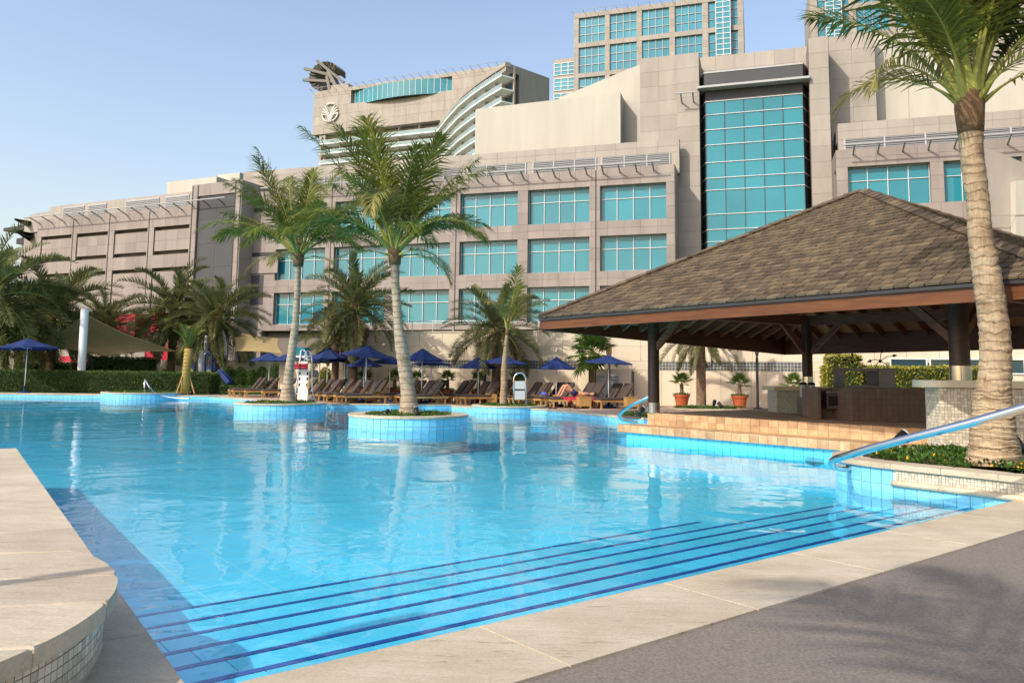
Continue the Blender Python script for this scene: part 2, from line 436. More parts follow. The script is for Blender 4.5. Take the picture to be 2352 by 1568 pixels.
# ------------------------------------------------------------ shapes used by the setting
def sheet(name, loops, z, m, parent=None):
    bm = bmesh.new(); edges = []
    for lp in loops:
        vs = [bm.verts.new((p[0], p[1], z)) for p in lp]
        for i in range(len(vs)): edges.append(bm.edges.new((vs[i], vs[(i+1) % len(vs)])))
    bmesh.ops.triangle_fill(bm, use_beauty=True, use_dissolve=False, edges=edges)
    bmesh.ops.recalc_face_normals(bm, faces=bm.faces)
    for f in bm.faces:
        if f.normal.z < 0: f.normal_flip()
    me = bpy.data.meshes.new(name); bm.to_mesh(me); bm.free(); me.materials.append(m)
    return link(name, me, parent)
def bevelled(poly, z0, z1, bev, m, name='slab', seg=2):
    bm = bmesh.new()
    n = len(poly)
    if sum(poly[i][0]*poly[(i+1) % n][1]-poly[(i+1) % n][0]*poly[i][1] for i in range(n)) < 0: poly = poly[::-1]
    lo = [bm.verts.new((p[0], p[1], z0)) for p in poly]; hi = [bm.verts.new((p[0], p[1], z1)) for p in poly]
    top = bm.faces.new(hi); bm.faces.new(lo[::-1])
    for i in range(n): bm.faces.new((lo[i], lo[(i+1) % n], hi[(i+1) % n], hi[i]))
    bmesh.ops.bevel(bm, geom=list(top.edges), offset=bev, segments=seg, affect='EDGES', profile=.6)
    me = bpy.data.meshes.new(name); bm.to_mesh(me); bm.free(); me.materials.append(m)
    return me
def rect(x0, x1, y0, y1): return [(x0, y0), (x1, y0), (x1, y1), (x0, y1)]
def catmull(pts, k=8):
    n = len(pts); out = []
    P = [Vector((p[0], p[1])) for p in pts]
    for i in range(n):
        a, b, c, d = P[i-1], P[i], P[(i+1) % n], P[(i+2) % n]
        for j in range(k):
            t = j / k
            out.append(.5 * ((2*b) + (c-a)*t + (2*a-5*b+4*c-d)*t*t + (3*b-a-3*c+d)*t**3))
    return out
def leaf_cloud(name, pts, nrm, size, m, parent=None, jitter=.8, aspect=.5, extra=None, seed=3):
    rs = np.random.RandomState(seed)
    P = np.asarray(pts, float); n = len(P)
    d = rs.normal(size=(n, 3))
    if nrm is not None: d = np.asarray(nrm, float) + d * jitter
    d /= np.linalg.norm(d, axis=1)[:, None] + 1e-9
    q = rs.normal(size=(n, 3)); w = np.cross(d, q); w /= np.linalg.norm(w, axis=1)[:, None] + 1e-9
    s = (size * (0.6 + .8 * rs.rand(n)))[:, None]
    a = P; b = P + d*s*.5 + w*s*aspect*.5; c = P + d*s; e = P + d*s*.5 - w*s*aspect*.5
    V = np.stack([a, b, c, e], 1).reshape(-1, 3)
    me = bpy.data.meshes.new(name)
    me.vertices.add(4*n); me.vertices.foreach_set('co', V.ravel())
    me.loops.add(4*n); me.loops.foreach_set('vertex_index', np.arange(4*n, dtype=np.int32))
    me.polygons.add(n); me.polygons.foreach_set('loop_start', np.arange(0, 4*n, 4, dtype=np.int32))
    ms = m if isinstance(m, (list, tuple)) else [m]
    for x in ms: me.materials.append(x)
    if len(ms) > 1:
        me.polygons.foreach_set('material_index', (rs.rand(n) < (extra or .08)).astype(np.int32))
    me.update(calc_edges=True); me.validate()
    return link(name, me, parent)
def inside(p, poly):
    x, y = p; r = False; n = len(poly)
    for i in range(n):
        x1, y1 = poly[i][0], poly[i][1]; x2, y2 = poly[(i+1) % n][0], poly[(i+1) % n][1]
        if (y1 > y) != (y2 > y) and x < (x2-x1)*(y-y1)/(y2-y1)+x1: r = not r
    return r
def cover(name, poly, z, dens, size, parent=None, mats=(groundleaf, flower), extra=.03, bump=.05, seed=1):
    rs = random.Random(seed); xs = [p[0] for p in poly]; ys = [p[1] for p in poly]
    A = (max(xs)-min(xs))*(max(ys)-min(ys)); pts = []
    for _ in range(int(A*dens)):
        p = (rs.uniform(min(xs), max(xs)), rs.uniform(min(ys), max(ys)))
        if inside(p, poly):
            h = bump * (mnoise.noise(Vector((p[0]*2.2, p[1]*2.2, seed))) + .6) + rs.random()*bump*.8
            pts.append((p[0], p[1], z + h))
    o = leaf_cloud(name, pts, [(0, 0, 1)]*len(pts), size, list(mats), parent, 1.0, .55, extra, seed)
    o['kind'] = 'stuff'
    return o
def circle(cx, cy, r, n=40, a0=0.0, a1=2*math.pi):
    return [(cx + r*math.cos(a0+(a1-a0)*i/n), cy + r*math.sin(a0+(a1-a0)*i/n)) for i in range(n)]

# ------------------------------------------------------------ the pool and the ground round it
ZD, ZN, ZF = 0.20, 0.10, -0.64            # far deck, near terrace, pool floor
C0 = Vector((-1.33, 3.44)); TN = Vector((.783, .622)).normalized(); NN = Vector((-TN.y, TN.x))
LEND = Vector((-8.42, 13.55))
PW0, PW1 = Vector((2.69, 18.35)), Vector((7.5, 12.6))       # water line under the bar plinth
far_edge = [(2.69, 18.35), (4.3, 20.6), (4.55, 23.5), (3.49, 24.67), (1.19, 29.39), (-1.35, 30.44), (-2.32, 31.28), (-2.41, 32.42),
            (-7.39, 31.9), (-9.5, 33.6), (-12.76, 36.92), (-15.31, 40.2), (-18.34, 39.97), (-25.76, 39.88), (-46, 39.8)]
left_in = [(-46, 11.2), (-20, 12.6), tuple(LEND)]
pool = [tuple(C0), (5.72, 9.05), (7.4, 9.6), tuple(PW1)] + far_edge + left_in
hole = [tuple(PW1)] + far_edge + [(-46, -16), (22, -16), (22, 9.0), (13, 9.0)]
ground = sheet('ground', [rect(-700, 700, -300, 900), hole], ZD - .02, lawnm)
tag(ground, kind='structure')
near = [tuple(C0), (5.72, 9.05), (7.4, 9.6), tuple(PW1), (13, 9.0), (22, 9.0), (22, -16), (-46, -16)] + left_in
terrace = sheet('terrace', [near], ZN - .012, aggregate); tag(terrace, kind='structure')
# far deck: stone paving on the ground
deckpoly = far_edge[:11] + [(-16.5, 41.5), (-16.5, 44), (-8, 46), (24, 42), (24, 9.4), (13, 9.4), tuple(PW1)]
deck = sheet('pool_deck', [deckpoly], ZD - .004, deckstone); tag(deck, kind='structure')
band = sheet('pool_side_path', [[(-46, 39.8), (-25.76, 39.88), (-18.34, 39.97), (-15.31, 40.2), (-15.3, 41.6), (-46, 41.6)]], ZD - .003, travertine); tag(band, kind='structure')

def floor_material():
    m = mat('pool_floor_tile', (.075, .43, .72), .4)
    N, L = nodes(m); b = N['Principled BSDF']
    geo = N.new('ShaderNodeNewGeometry'); mp = N.new('ShaderNodeMapping'); mp.inputs['Rotation'].default_value = (0, 0, -math.atan2(TN.y, TN.x))
    L.new(geo.outputs['Position'], mp.inputs[0])
    br = N.new('ShaderNodeTexBrick'); br.offset = 0; br.inputs['Scale'].default_value = 1; br.inputs['Brick Width'].default_value = .62; br.inputs['Row Height'].default_value = .42
    br.inputs['Mortar Size'].default_value = .008; br.inputs['Color1'].default_value = (.08, .61, .85, 1); br.inputs['Color2'].default_value = (.105, .64, .88, 1); br.inputs['Mortar'].default_value = (.28, .66, .76, 1)
    L.new(mp.outputs[0], br.inputs['Vector']); L.new(br.outputs['Color'], b.inputs['Base Color'])
    return m
poolfloor = floor_material()
basin = sheet('pool_floor', [pool], ZF, poolfloor); tag(basin, kind='structure')
water = sheet('pool_water', [pool], 0.0, waterm); tag(water, kind='structure')
# basin walls with their tile band and coping stones
walls = empty('pool_wall'); tag(walls, kind='structure')
wm = MB(); tiles = Pieces('tile', walls, paletile); cop = {}
n = len(pool); np_ = len([1]) 
copings = empty('pool_coping'); tag(copings, kind='structure')
def coping_slab(L, w, h, m=travertine, bev=.018):
    k = (round(L, 3), w, h, m.name)
    if k not in cop: cop[k] = bevelled(rect(-L/2, L/2, -w, 0), 0, h, bev*.14, m, 'coping_stone')
    return cop[k]
def edge_run(a, b, zt, do_tiles=True, cw=.42, clen=.9, ch=.06, over=.03):
    """Wall from a to b (the pool lies on its left side) with tiles and coping."""
    a = Vector(a); b = Vector(b); t = b - a; L = t.length; t.normalize(); nn = Vector((-t.y, t.x))
    wm.add([(a.x, a.y, ZF), (b.x, b.y, ZF), (b.x, b.y, zt - ch), (a.x, a.y, zt - ch)], [(0, 1, 2, 3)])
    R = Matrix((Vector((t.x, t.y, 0)), Vector((nn.x, nn.y, 0)), Vector((0, 0, 1)))).transposed().to_4x4()
    if do_tiles:
        k = max(1, round(L / .21)); tw = L / k
        for i in range(k):
            p = a + t * (tw * (i + .5)) + nn * .006
            for r, (z0, z1) in enumerate(((zt-ch-.012-.10, zt-ch-.004), (zt-ch-.012-.31, zt-ch-.012-.108))):
                M = R.copy(); M.translation = (p.x, p.y, (z0+z1)/2); tiles.add(M, tw - .012, .012, z1 - z0)
    if cw:
        k = max(1, round(L / clen)); sl = L / k
        me = coping_slab(sl - .012, cw, ch)
        for i in range(k):
            p = a + t * (sl * (i + .5)) + nn * over
            M = R.copy(); M.translation = (p.x, p.y, zt - ch + .002); link('coping_stone', me, copings, M)
# near side: bottom edge
e0, e1 = C0, Vector((5.72, 9.05))
edge_run(e0, e1, ZN, False, .72, 1.5, .05, .006)
fe = [Vector(p) for p in far_edge]
for i in range(len(fe) - 1):
    edge_run(fe[i], fe[i+1], ZD, i not in (0, 1), 0.0 if i in (0, 1) else .42)
for a, b in ((Vector((-46, 11.2)), Vector((-20, 12.6))), (Vector((-20, 12.6)), LEND), (LEND, C0)):
    edge_run(a, b, ZN + .02, False, 0.0)
edge_run(PW1, PW0, .2, False, 0)
wm.build('wall_face', poolblue, walls)
tiles.finish()
# broad travertine paving along the left side of the pool
ld = (LEND - C0); LL = ld.length; ld.normalize(); lo = Vector((ld.y, -ld.x)) * 1.0
if lo.x > 0: lo = -lo
stones = empty('left_pool_edge'); tag(stones, kind='structure')
Rm = Matrix((Vector((ld.x, ld.y, 0)), Vector((lo.x, lo.y, 0)), Vector((0, 0, 1)))).transposed().to_4x4()
k = 8; sl = (LL + .72) / k
me1 = bevelled(rect(-sl/2+.004, sl/2-.004, -.006, 2.6), 0, .05, .003, travertine, 'coping_stone')
me2 = bevelled(rect(-sl/2+.006, sl/2-.006, 2.612, 5.4), 0, .05, .018, travertine, 'coping_stone')
for i in range(k):
    p = C0 + ld * (sl * (i + .5) - .72)
    for me in (me1, me2):
        M = Rm.copy(); M.translation = (p.x, p.y, ZN - .046); link('coping_stone', me, stones, M)
# ------------------------------------------------------------ steps under water along the near edge
steps = empty('pool_steps', (C0.x, C0.y, 0), math.atan2(TN.y, TN.x)); tag(steps, kind='structure')
offs = [0, .52, .96, 1.42, 1.90, 2.40, 2.95]
tread = Pieces('tread_tile', steps, poolblue); nose = Pieces('nosing_tile', steps, navytile)
sm = MB()
for k in range(6):
    z = -.05 - .065 * k; ye = offs[k+1]; x1 = 10.3 - (0 if k < 5 else 3.2)
    x0 = -.05 * k - .1
    sm.box(x0, x1, offs[k] + .002, ye - .004, ZF + .003, z - .012)
    m_ = int((x1 - x0) / .6); w_ = (x1 - x0) / m_
    for i in range(m_):
        a = x0 + i*w_
        tread.box(a + .004, a + w_ - .004, offs[k] + .004, ye - .052, z - .012, z)
        nose.box(a + .003, a + w_ - .003, ye - .046, ye + .004, z - .03, z + .002)
sm.build('step_body', poolgrout, steps); tread.finish(); nose.finish()

# ------------------------------------------------------------ round planters standing in the water
def ring_stones(parent, outline_out, outline_in, z0, z1, m, per, bev=.02, name='coping_stone'):
    n = len(outline_out)
    for i in range(0, n, per):
        idx = [(i + j) % n for j in range(per + 1)]
        poly = [outline_out[j] for j in idx] + [outline_in[j] for j in idx[::-1]]
        c = Vector((sum(p[0] for p in poly)/len(poly), sum(p[1] for p in poly)/len(poly)))
        poly = [c + (Vector((p[0], p[1])) - c) * .992 for p in poly]
        link(name, bevelled(poly, z0, z1, bev, m, name), parent)
def island(c, R, zt, label, rim=.38, seed=1, spot=None):
    o = empty('round_planter', (c[0], c[1], 0)); tag(o, label, 'planter', 'round planters of the pool')
    MB().prism(circle(0, 0, R - .008, 60), ZF, zt - .06).build('wall', poolgrout, o)
    ts = Pieces('tile', o, paletile); k = round(2*math.pi*R/.21)
    for i in range(k):
        a = 2*math.pi*i/k
        for z0 in (zt - .06 - .205, zt - .06 - .41, zt - .06 - .615):
            M = Matrix.Rotation(a, 4, 'Z') @ Matrix.Translation((R, 0, z0 + .1025)); ts.add(M, .016, 2*math.pi*R/k - .013, .193)
    ts.finish()
    ring_stones(o, circle(0, 0, R + .04, 60), circle(0, 0, R - rim, 60), zt - .058, zt, travertine, 5)
    MB().prism(circle(0, 0, R - rim - .004, 40), zt - .3, zt - .09).build('soil', soil, o)
    cover('ground_cover', circle(0, 0, R - rim - .06, 30), zt - .09, 900, .06, o, seed=seed, bump=.07)
    return o
isl_mid = island((-2.82, 21.95), 1.62, .34, 'round blue tiled planter carrying the tall palm with the bright bent frond', seed=2)
isl_left = island((-8.5, 29.25), 1.62, .33, 'round blue tiled planter with yellow flowers under the leaning palm by the lifeguard chair', seed=3, rim=.30)
isl_3 = island((-.06, 30.75), 1.42, .28, 'round blue tiled planter at the deck edge with the young thin palm', seed=4, rim=.22)
isl_4 = island((-18.9, 41.0), 2.1, .33, 'low round planter at the pool edge in front of the clipped hedge', seed=5, rim=.25)

# the large planter on the right, with tiles to the pool and a mosaic panel over a stone moulding to the terrace
pts = [(6.3, 8.05), (5.95, 8.65), (5.62, 9.32), (4.98, 10.18), (4.70, 10.68), (4.64, 11.2), (4.80, 11.7), (5.2, 12.1), (5.75, 12.4), (6.4, 12.62), (7.5, 12.3), (9.0, 11.6), (9.5, 10.3), (8.6, 8.6), (7.2, 7.75)]
outl = catmull(pts, 8)
cR = Vector((7.0, 10.3))
def inset(poly, d):
    n = len(poly); out = []
    for i in range(n):
        t = (poly[(i+1) % n] - poly[i-1]).normalized(); nn = Vector((-t.y, t.x))
        if (cR - poly[i]).dot(nn) < 0: nn = -nn
        out.append(poly[i] + nn * d)
    return out
bigp = empty('large_planter', (cR.x, cR.y, 0))
tag(bigp, 'large curved planter with travertine rim, blue tiles and mosaic panel under the right palm', 'planter')
rel = lambda P: [p - cR for p in P]
ZP = .37
MB().prism(rel(inset(outl, .012)), ZF, ZP - .07).build('wall', poolgrout, bigp)
ring_stones(bigp, rel(inset(outl, -.05)), rel(inset(outl, .34)), ZP - .068, ZP, travertine, 5, .024)
MB().prism(rel(inset(outl, .35)), .05, ZP - .05).build('soil', soil, bigp)
tl = Pieces('tile', bigp, paletile); mo = Pieces('mosaic_tile', bigp, mosaic)
acc = 0; ss = []; n = len(outl)
for i in range(n): ss.append(acc); acc += (outl[(i+1) % n] - outl[i]).length
def at_s(s):
    s %= acc
    for i in range(n):
        L = (outl[(i+1) % n] - outl[i]).length
        if ss[i] <= s < ss[i] + L + 1e-9:
            t = (outl[(i+1) % n] - outl[i]).normalized(); return outl[i] + t * (s - ss[i]), t
    return outl[0], (outl[1] - outl[0]).normalized()
s_ped = ss[8*3 + 1]                                   # mosaic panel starts here and runs towards the terrace
def wall_piece(P, s, w, z0, z1, th, proud):
    p, t = at_s(s); nn = Vector((t.y, -t.x))
    if (cR - p).dot(nn) > 0: nn = -nn
    q = p + nn * (proud - th/2) - cR
    M = Matrix((Vector((t.x, t.y, 0)), Vector((nn.x, nn.y, 0)), Vector((0, 0, 1)))).transposed().to_4x4(); M.translation = (q.x, q.y, (z0+z1)/2)
    P.add(M, w, th, z1 - z0)
s = ss[6]
while s < ss[8*9]:
    zr = [ZP - .075, ZP - .275, ZP - .475, ZP - .675] if s > s_ped else [.09, -.11, -.31]
    for z in zr: wall_piece(tl, s, .145, z - .193, z, .016, .002)
    s += .155
s = ss[2]
while s < s_ped - .03:
    for r in range(3): wall_piece(mo, s, .036, .285 - .041*r - .036, .285 - .041*r, .014, .004)
    s += .041
mp_ = [at_s(ss[0] + (s_ped - ss[0]) * i / 30) for i in range(31)]
def outn(p, t):
    nn = Vector((t.y, -t.x))
    return -nn if (cR - p).dot(nn) > 0 else nn
mb = MB(); mb.tube([(*(p + outn(p, t)*.015 - cR), .125) for p, t in mp_], .042, 10)
mb.build('moulding', travertine, bigp, True)
tl.finish(); mo.finish()
cover('ground_cover', [tuple(p) for p in rel(inset(outl, .40))], ZP - .05, 1500, .055, bigp, seed=9, bump=.08, extra=.022)

# ------------------------------------------------------------ the raised round plinth in the left foreground
RC = Vector((-3.37, 3.25)); RR = 1.62; ZT = .42
rp = empty('round_stone_plinth', (RC.x, RC.y, 0)); tag(rp, 'raised round travertine plinth with mosaic sides at the pool corner', 'planter')
ang = math.radians(12)
w0 = -RR
cutw = [.62, .46, .58, .5, .6, .5]
y = -RR
for cw in cutw:
    y1 = min(RR, y + cw)
    if y1 - y < .05: break
    a0 = math.asin(max(-1, min(1, y/RR))); a1 = math.asin(max(-1, min(1, (y1-.008)/RR)))
    pr = [(RR*math.cos(a0+(a1-a0)*i/10), RR*math.sin(a0+(a1-a0)*i/10)) for i in range(11)]
    poly = pr + [(-q[0], q[1]) for q in pr[::-1]]
    out = []
    for q in poly:
        if not out or (Vector(q)-Vector(out[-1])).length > .01: out.append(q)
    if (Vector(out[0]) - Vector(out[-1])).length < .01: out.pop()
    link('top_stone', bevelled(out, ZT - .075, ZT, .022, travertine, 'top_stone', 3), rp, Matrix.Rotation(ang, 4, 'Z'))
    y = y1
MB().prism(circle(0, 0, RR - .06, 72), ZN, ZT - .075).build('wall', mosaicgrout, rp)
ms = Pieces('mosaic_tile', rp, mosaic)
kk = 2*math.pi*(RR-.055)/.042
for i in range(int(kk)):
    a = 2*math.pi*i/int(kk)
    if -2.2 < a - (2*math.pi if a > math.pi else 0) < 1.6:
        for r in range(5):
            M = Matrix.Rotation(a, 4, 'Z') @ Matrix.Translation((RR - .057, 0, ZT - .078 - .042*(r+.5))); ms.add(M, .012, .037, .037)
ms.finish()
# ------------------------------------------------------------ the pool bar pavilion
A_ = Vector((.66, 18.2)); D_ = Vector((6.9, 9.62)); uF = (D_ - A_).normalized(); wF = Vector((-uF.y, uF.x))
if wF.x < 0: wF = -wF
B_ = A_ + wF * 9.4; Cc = D_ + wF * 9.4; ctr = (A_ + Cc) / 2
ZE = 2.76; ZA = 5.47
pav = empty('bar_pavilion', (ctr.x, ctr.y, 0)); tag(pav, 'open timber bar pavilion with hipped shingle roof beside the pool', 'pavilion')
TP = Matrix.Translation((-ctr.x, -ctr.y, 0))
apex = Vector((ctr.x, ctr.y, ZA))
cor = [Vector((q.x, q.y, ZE)) for q in (A_, D_, Cc, B_)]
mb = MB(); mb.add(cor + [apex], [(0, 1, 4), (1, 2, 4), (2, 3, 4), (3, 0, 4)])
roof = mb.build('roof', shingledark, pav, M=TP)
mb = MB(); dz = Vector((0, 0, -.05)); mb.add([c + dz for c in cor] + [apex + dz], [(1, 0, 4), (2, 1, 4), (3, 2, 4), (0, 3, 4)])
mb.build('ceiling', plywood, pav, M=TP)
rs = random.Random(5)
sh = Pieces('shingle', roof, shinglem)
for fi in range(4):
    P, Q = cor[fi], cor[(fi+1) % 4]
    e = (Q - P).normalized(); foot = P + e * (apex - P).dot(e); sv = (apex - foot); S = sv.length; sv.normalize(); nn = e.cross(sv).normalized()
    if nn.z < 0: nn = -nn
    fx = (apex - P).dot(e); EL = (Q - P).length; ex = .175
    nc = int(S / ex)
    for j in range(nc):
        h = j * ex - .05; f0 = max(0, (h + .02) / S); f1 = (h + ex) / S
        xl, xr = fx * f1 * .98 + 0, EL - (EL - fx) * f1 * .98
        if j == 0: xl, xr = -.02, EL + .02
        x = xl - (rs.random() * .12)
        while x < xr - .02:
            w = rs.uniform(.15, .23); a = max(x, xl); b = min(x + w, xr)
            if b - a > .03:
                ln = ex + .09; jit = rs.uniform(-.012, .012)
                tilt = .12 + rs.uniform(-.012, .018)
                s2 = (sv * math.cos(tilt) - nn * math.sin(tilt)); n2 = (nn * math.cos(tilt) + sv * math.sin(tilt))
                c = P + e * ((a + b)/2) + sv * (h + ln/2 + jit) + nn * (.030 + rs.uniform(0, .006))
                M = Matrix((e, s2, n2)).transposed().to_4x4(); M.translation = c
                sh.add(M, b - a - .014, ln, .034)
            x += w
sh.finish()
hp = Pieces('hip_cap', roof, shinglem)
for i in range(4):
    P = cor[i]; d = apex - P; L = d.length; d.normalize()
    side = d.cross(Vector((0, 0, 1))).normalized(); nu = side.cross(d).normalized()
    if nu.z < 0: nu = -nu
    k = int(L / .24)
    for j in range(k):
        for sg in (-1, 1):
            ti = .42 * sg
            s2 = side * math.cos(ti) - nu * math.sin(ti) * 1; n2 = nu * math.cos(ti) + side * math.sin(ti)
            c = P + d * (.24 * j + .16) + nu * (.085 + .012) + s2 * (.075 * sg)
            dd = (d * math.cos(.07) - n2 * math.sin(.07)).normalized()
            n3 = s2.cross(dd).normalized()
            n3 = n3 if n3.z > 0 else -n3
            M = Matrix((s2, dd, n3)).transposed().to_4x4(); M.translation = c
            hp.add(M, .16, .31, .022)
hp.finish()
# fascia boards: the two far ones hang lower towards the back corner
def fascia(P, Q, ztp, zbp, zbq, ins=0.0):
    e = (Q - P).normalized(); nn = Vector((e.y, -e.x)); nn = nn if (P - ctr).dot(nn) > 0 else -nn
    p, q = P - nn*ins, Q - nn*ins
    vs = []
    for s_ in (0, -.05):
        a = p + nn * s_; b = q + nn * s_
        vs += [(a.x, a.y, zbp), (b.x, b.y, zbq), (b.x, b.y, ztp), (a.x, a.y, ztp)]
    mb = MB(); mb.add(vs, [(0, 1, 2, 3), (7, 6, 5, 4), (0, 4, 5, 1), (1, 5, 6, 2), (2, 6, 7, 3), (3, 7, 4, 0)])
    return mb.build('fascia', fasciam, pav, M=TP)
fascia(A_, D_, ZE - .02, 2.50, 2.50)
fascia(D_ - wF*.0, Cc, ZE - .022, 2.50, 2.30)
fascia(B_, A_, ZE - .022, 2.14, 2.48, .002)
fascia(Cc, B_, ZE - .024, 2.22, 2.14, .004)
# gutter line under the shingle edge
mb = MB(); mb.bar((A_.x - wF.x*.03, A_.y - wF.y*.03, ZE - .035), (D_.x - wF.x*.03, D_.y - wF.y*.03, ZE - .035), .03, .05)
mb.build('drip_edge', darkmetal, pav, M=TP)
# rafters
raf = Pieces('rafter', pav, wood)
for fi in range(4):
    P, Q = cor[fi], cor[(fi+1) % 4]
    e = (Q - P).normalized(); fx = (apex - P).dot(e); EL = (Q - P).length
    foot = P + e*fx; sv = apex - foot; S = sv.length; sv.normalize()
    nn = e.cross(sv).normalized(); nn = nn if nn.z > 0 else -nn
    k = int(EL / .62)
    for i in range(1, k):
        x = EL * i / k
        f = (x / fx) if x < fx else (EL - x) / (EL - fx)
        a = P + e*x - nn*.15 + sv*.05; b = a + sv * (S * f - .1)
        if (b - a).length > .3:
            M = TP @ Matrix.Identity(4)
            t = (b - a).normalized(); L = (b - a).length
            m4 = Matrix((t, e, nn)).transposed().to_4x4(); m4.translation = (a + b)/2 - Vector((ctr.x, ctr.y, 0))
            raf.add(m4, L, .055, .19)
for i in range(4):
    d = (apex - cor[i]).normalized()
    a = cor[i] + Vector((0, 0, -.17)) + d*.1; b = apex + Vector((0, 0, -.2))
    raf.bar(a - Vector((ctr.x, ctr.y, 0)), b - Vector((ctr.x, ctr.y, 0)), .09, .22)
raf.finish()
posts = [Vector((3.35, 18.5)), Vector((7.33, 12.84)), Vector((7.95, 21.1)), Vector((12.2, 16.2))]
zb = [.60, 1.44, .60, .60]
for i, p in enumerate(posts):
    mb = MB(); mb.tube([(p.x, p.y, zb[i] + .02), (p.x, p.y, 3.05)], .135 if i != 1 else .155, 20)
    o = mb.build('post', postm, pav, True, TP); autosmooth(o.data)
    zc = zb[i] if i != 2 else 1.25
    mb = MB(); mb.tube([(p.x, p.y, zc), (p.x, p.y, zc + .24)], .142 if i != 1 else .162, 24)
    c = mb.build('steel_cuff', steel, o, True); autosmooth(c.data)
ordr = [0, 1, 3, 2]
rb = MB()
for j in range(4):
    a, b = posts[ordr[j]], posts[ordr[(j+1) % 4]]
    mb = MB(); mb.bar((a.x, a.y, 2.98 + .003*j), (b.x, b.y, 2.98 + .003*j), .12, .26); mb.build('ring_beam', wood, pav, M=TP)
    t = (b - a).normalized()
    for q, s_ in ((a, 1), (b, -1)):
        mb = MB(); mb.bar((q.x + t.x*s_*.1, q.y + t.y*s_*.1, 2.12), (q.x + t.x*s_*.95, q.y + t.y*s_*.95, 2.9), .09, .13); mb.build('brace', wood, pav, M=TP)
# plinth in two steps with sandstone tiles
pu = (PW1 - PW0).normalized(); pn = Vector((-pu.y, pu.x)); pn = pn if pn.x > 0 else -pn
pl = empty('bar_plinth', (PW0.x, PW0.y, 0), math.atan2(pu.y, pu.x)); tag(pl, 'two stepped bar plinth clad in sandstone tiles above the water', 'plinth')
# local: x along the water's edge, +y inwards
MB().box(-.18, 9.3, -.10, .60, .172, .318).box(.20, 9.3, .515, 9.0, .1, .585).build('base', sandgrout, pl)
st = Pieces('tile', pl, sandtile)
k = 46; tw = 9.48 / k
for i in range(k):
    x = -.18 + tw*i
    st.box(x + .004, x + tw - .004, -.112, -.10, .168, .318)                 # face of the ledge
    st.box(x + .004, x + tw - .004, -.112, .512, .318, .332)               # top of the ledge
for i in range(42):
    x = .20 + .212*i
    st.box(x + .004, x + .208, .503, .515, .462, .586)
    st.box(x + .004, x + .208, .503, .515, .334, .456)
for j in range(3): st.box(-.192, -.18, -.10 + .22*j, .11 + .22*j, .17, .318)
for i in range(42):
    x = .20 + .212*i; st.box(x + .003, x + .209, .50, .72, .586, .60)
st.finish()
MB().box(.2, 9.3, .724, 9.0, .585, .598).build('floor', deckstone, pl)
bw = Pieces('pool_tile', pl, poolblue)
for i in range(42):
    x = .02 + .2*i; bw.box(x + .004, x + .196, -.014, -.003, .0, .168); bw.box(x + .004, x + .196, -.014, -.003, -.2, -.006)
bw.finish()
# stone bar stools just under the surface along the plinth
for i, (px, py) in enumerate(((1605, 1016), (1660, 1022), (1722, 1030), (1808, 1040), (1880, 1050))):
    g = G(px, py, -.02); o = empty('pool_stool', (g.x, g.y, ZF - .03)); tag(o, 'submerged stone bar stool, its dark seat just below the water beside the plinth', 'stool', 'stools in the water at the bar')
    mb = MB(); mb.lathe([(.14, 0), (.14, .54)], 16); mb.build('column', poolblue, o)
    mb = MB(); mb.lathe([(.21, .54), (.24, .56), (.24, .625), (.22, .64 + .012)], 28); mb.build('seat', darkmetal, o)

# ------------------------------------------------------------ counters and equipment of the bar
def px_box(x0, x1, y0, y1, Y, depth):
    a = AY(x0, (y0+y1)/2, Y); b = AY(x1, (y0+y1)/2, Y); zt = AY((x0+x1)/2, y0, Y).z; z0 = AY((x0+x1)/2, y1, Y).z
    return a.x, b.x, z0, zt
rc = empty('round_bar_counter', (7.33, 12.84, 0)); tag(rc, 'rounded bar counter clad in ivory mosaic with cream top round a timber post', 'counter')
def rounded(hx, hy, r, n=8):
    out = []
    for cx_, cy_, a in ((hx-r, hy-r, 0), (-(hx-r), hy-r, 90), (-(hx-r), -(hy-r), 180), (hx-r, -(hy-r), 270)):
        for i in range(n+1):
            q = math.radians(a + 90*i/n); out.append((cx_ + r*math.cos(q), cy_ + r*math.sin(q)))
    return out
RZ = math.atan2(uF.y, uF.x)
rot = lambda P, a: [(p[0]*math.cos(a) - p[1]*math.sin(a), p[0]*math.sin(a) + p[1]*math.cos(a)) for p in P]
link('counter_top', bevelled([(p[0]+.42, p[1]+.1) for p in rot(rounded(1.05, .46, .40), -.15)], 1.33, 1.445, .012, countertop, 'counter_top'), rc)
MB().box(-.40, 1.4, -.22, .42, .15, 1.33, Matrix.Rotation(-.15, 4, 'Z')).build('wall', mosaicgrout, rc)
mz = Pieces('mosaic_tile', rc, mosaic)
Rr = Matrix.Rotation(-.15, 4, 'Z')
for i in range(36):
    for j in range(22):
        mz.add(Rr @ Matrix.Translation((-.40 + .05*(i+.5), -.226, .20 + .051*(j+.5))), .044, .012, .044)
for i in range(12):
    for j in range(22):
        mz.add(Rr @ Matrix.Translation((-.406, -.22 + .052*(i+.5), .20 + .051*(j+.5))), .012, .045, .044)
mz.finish()
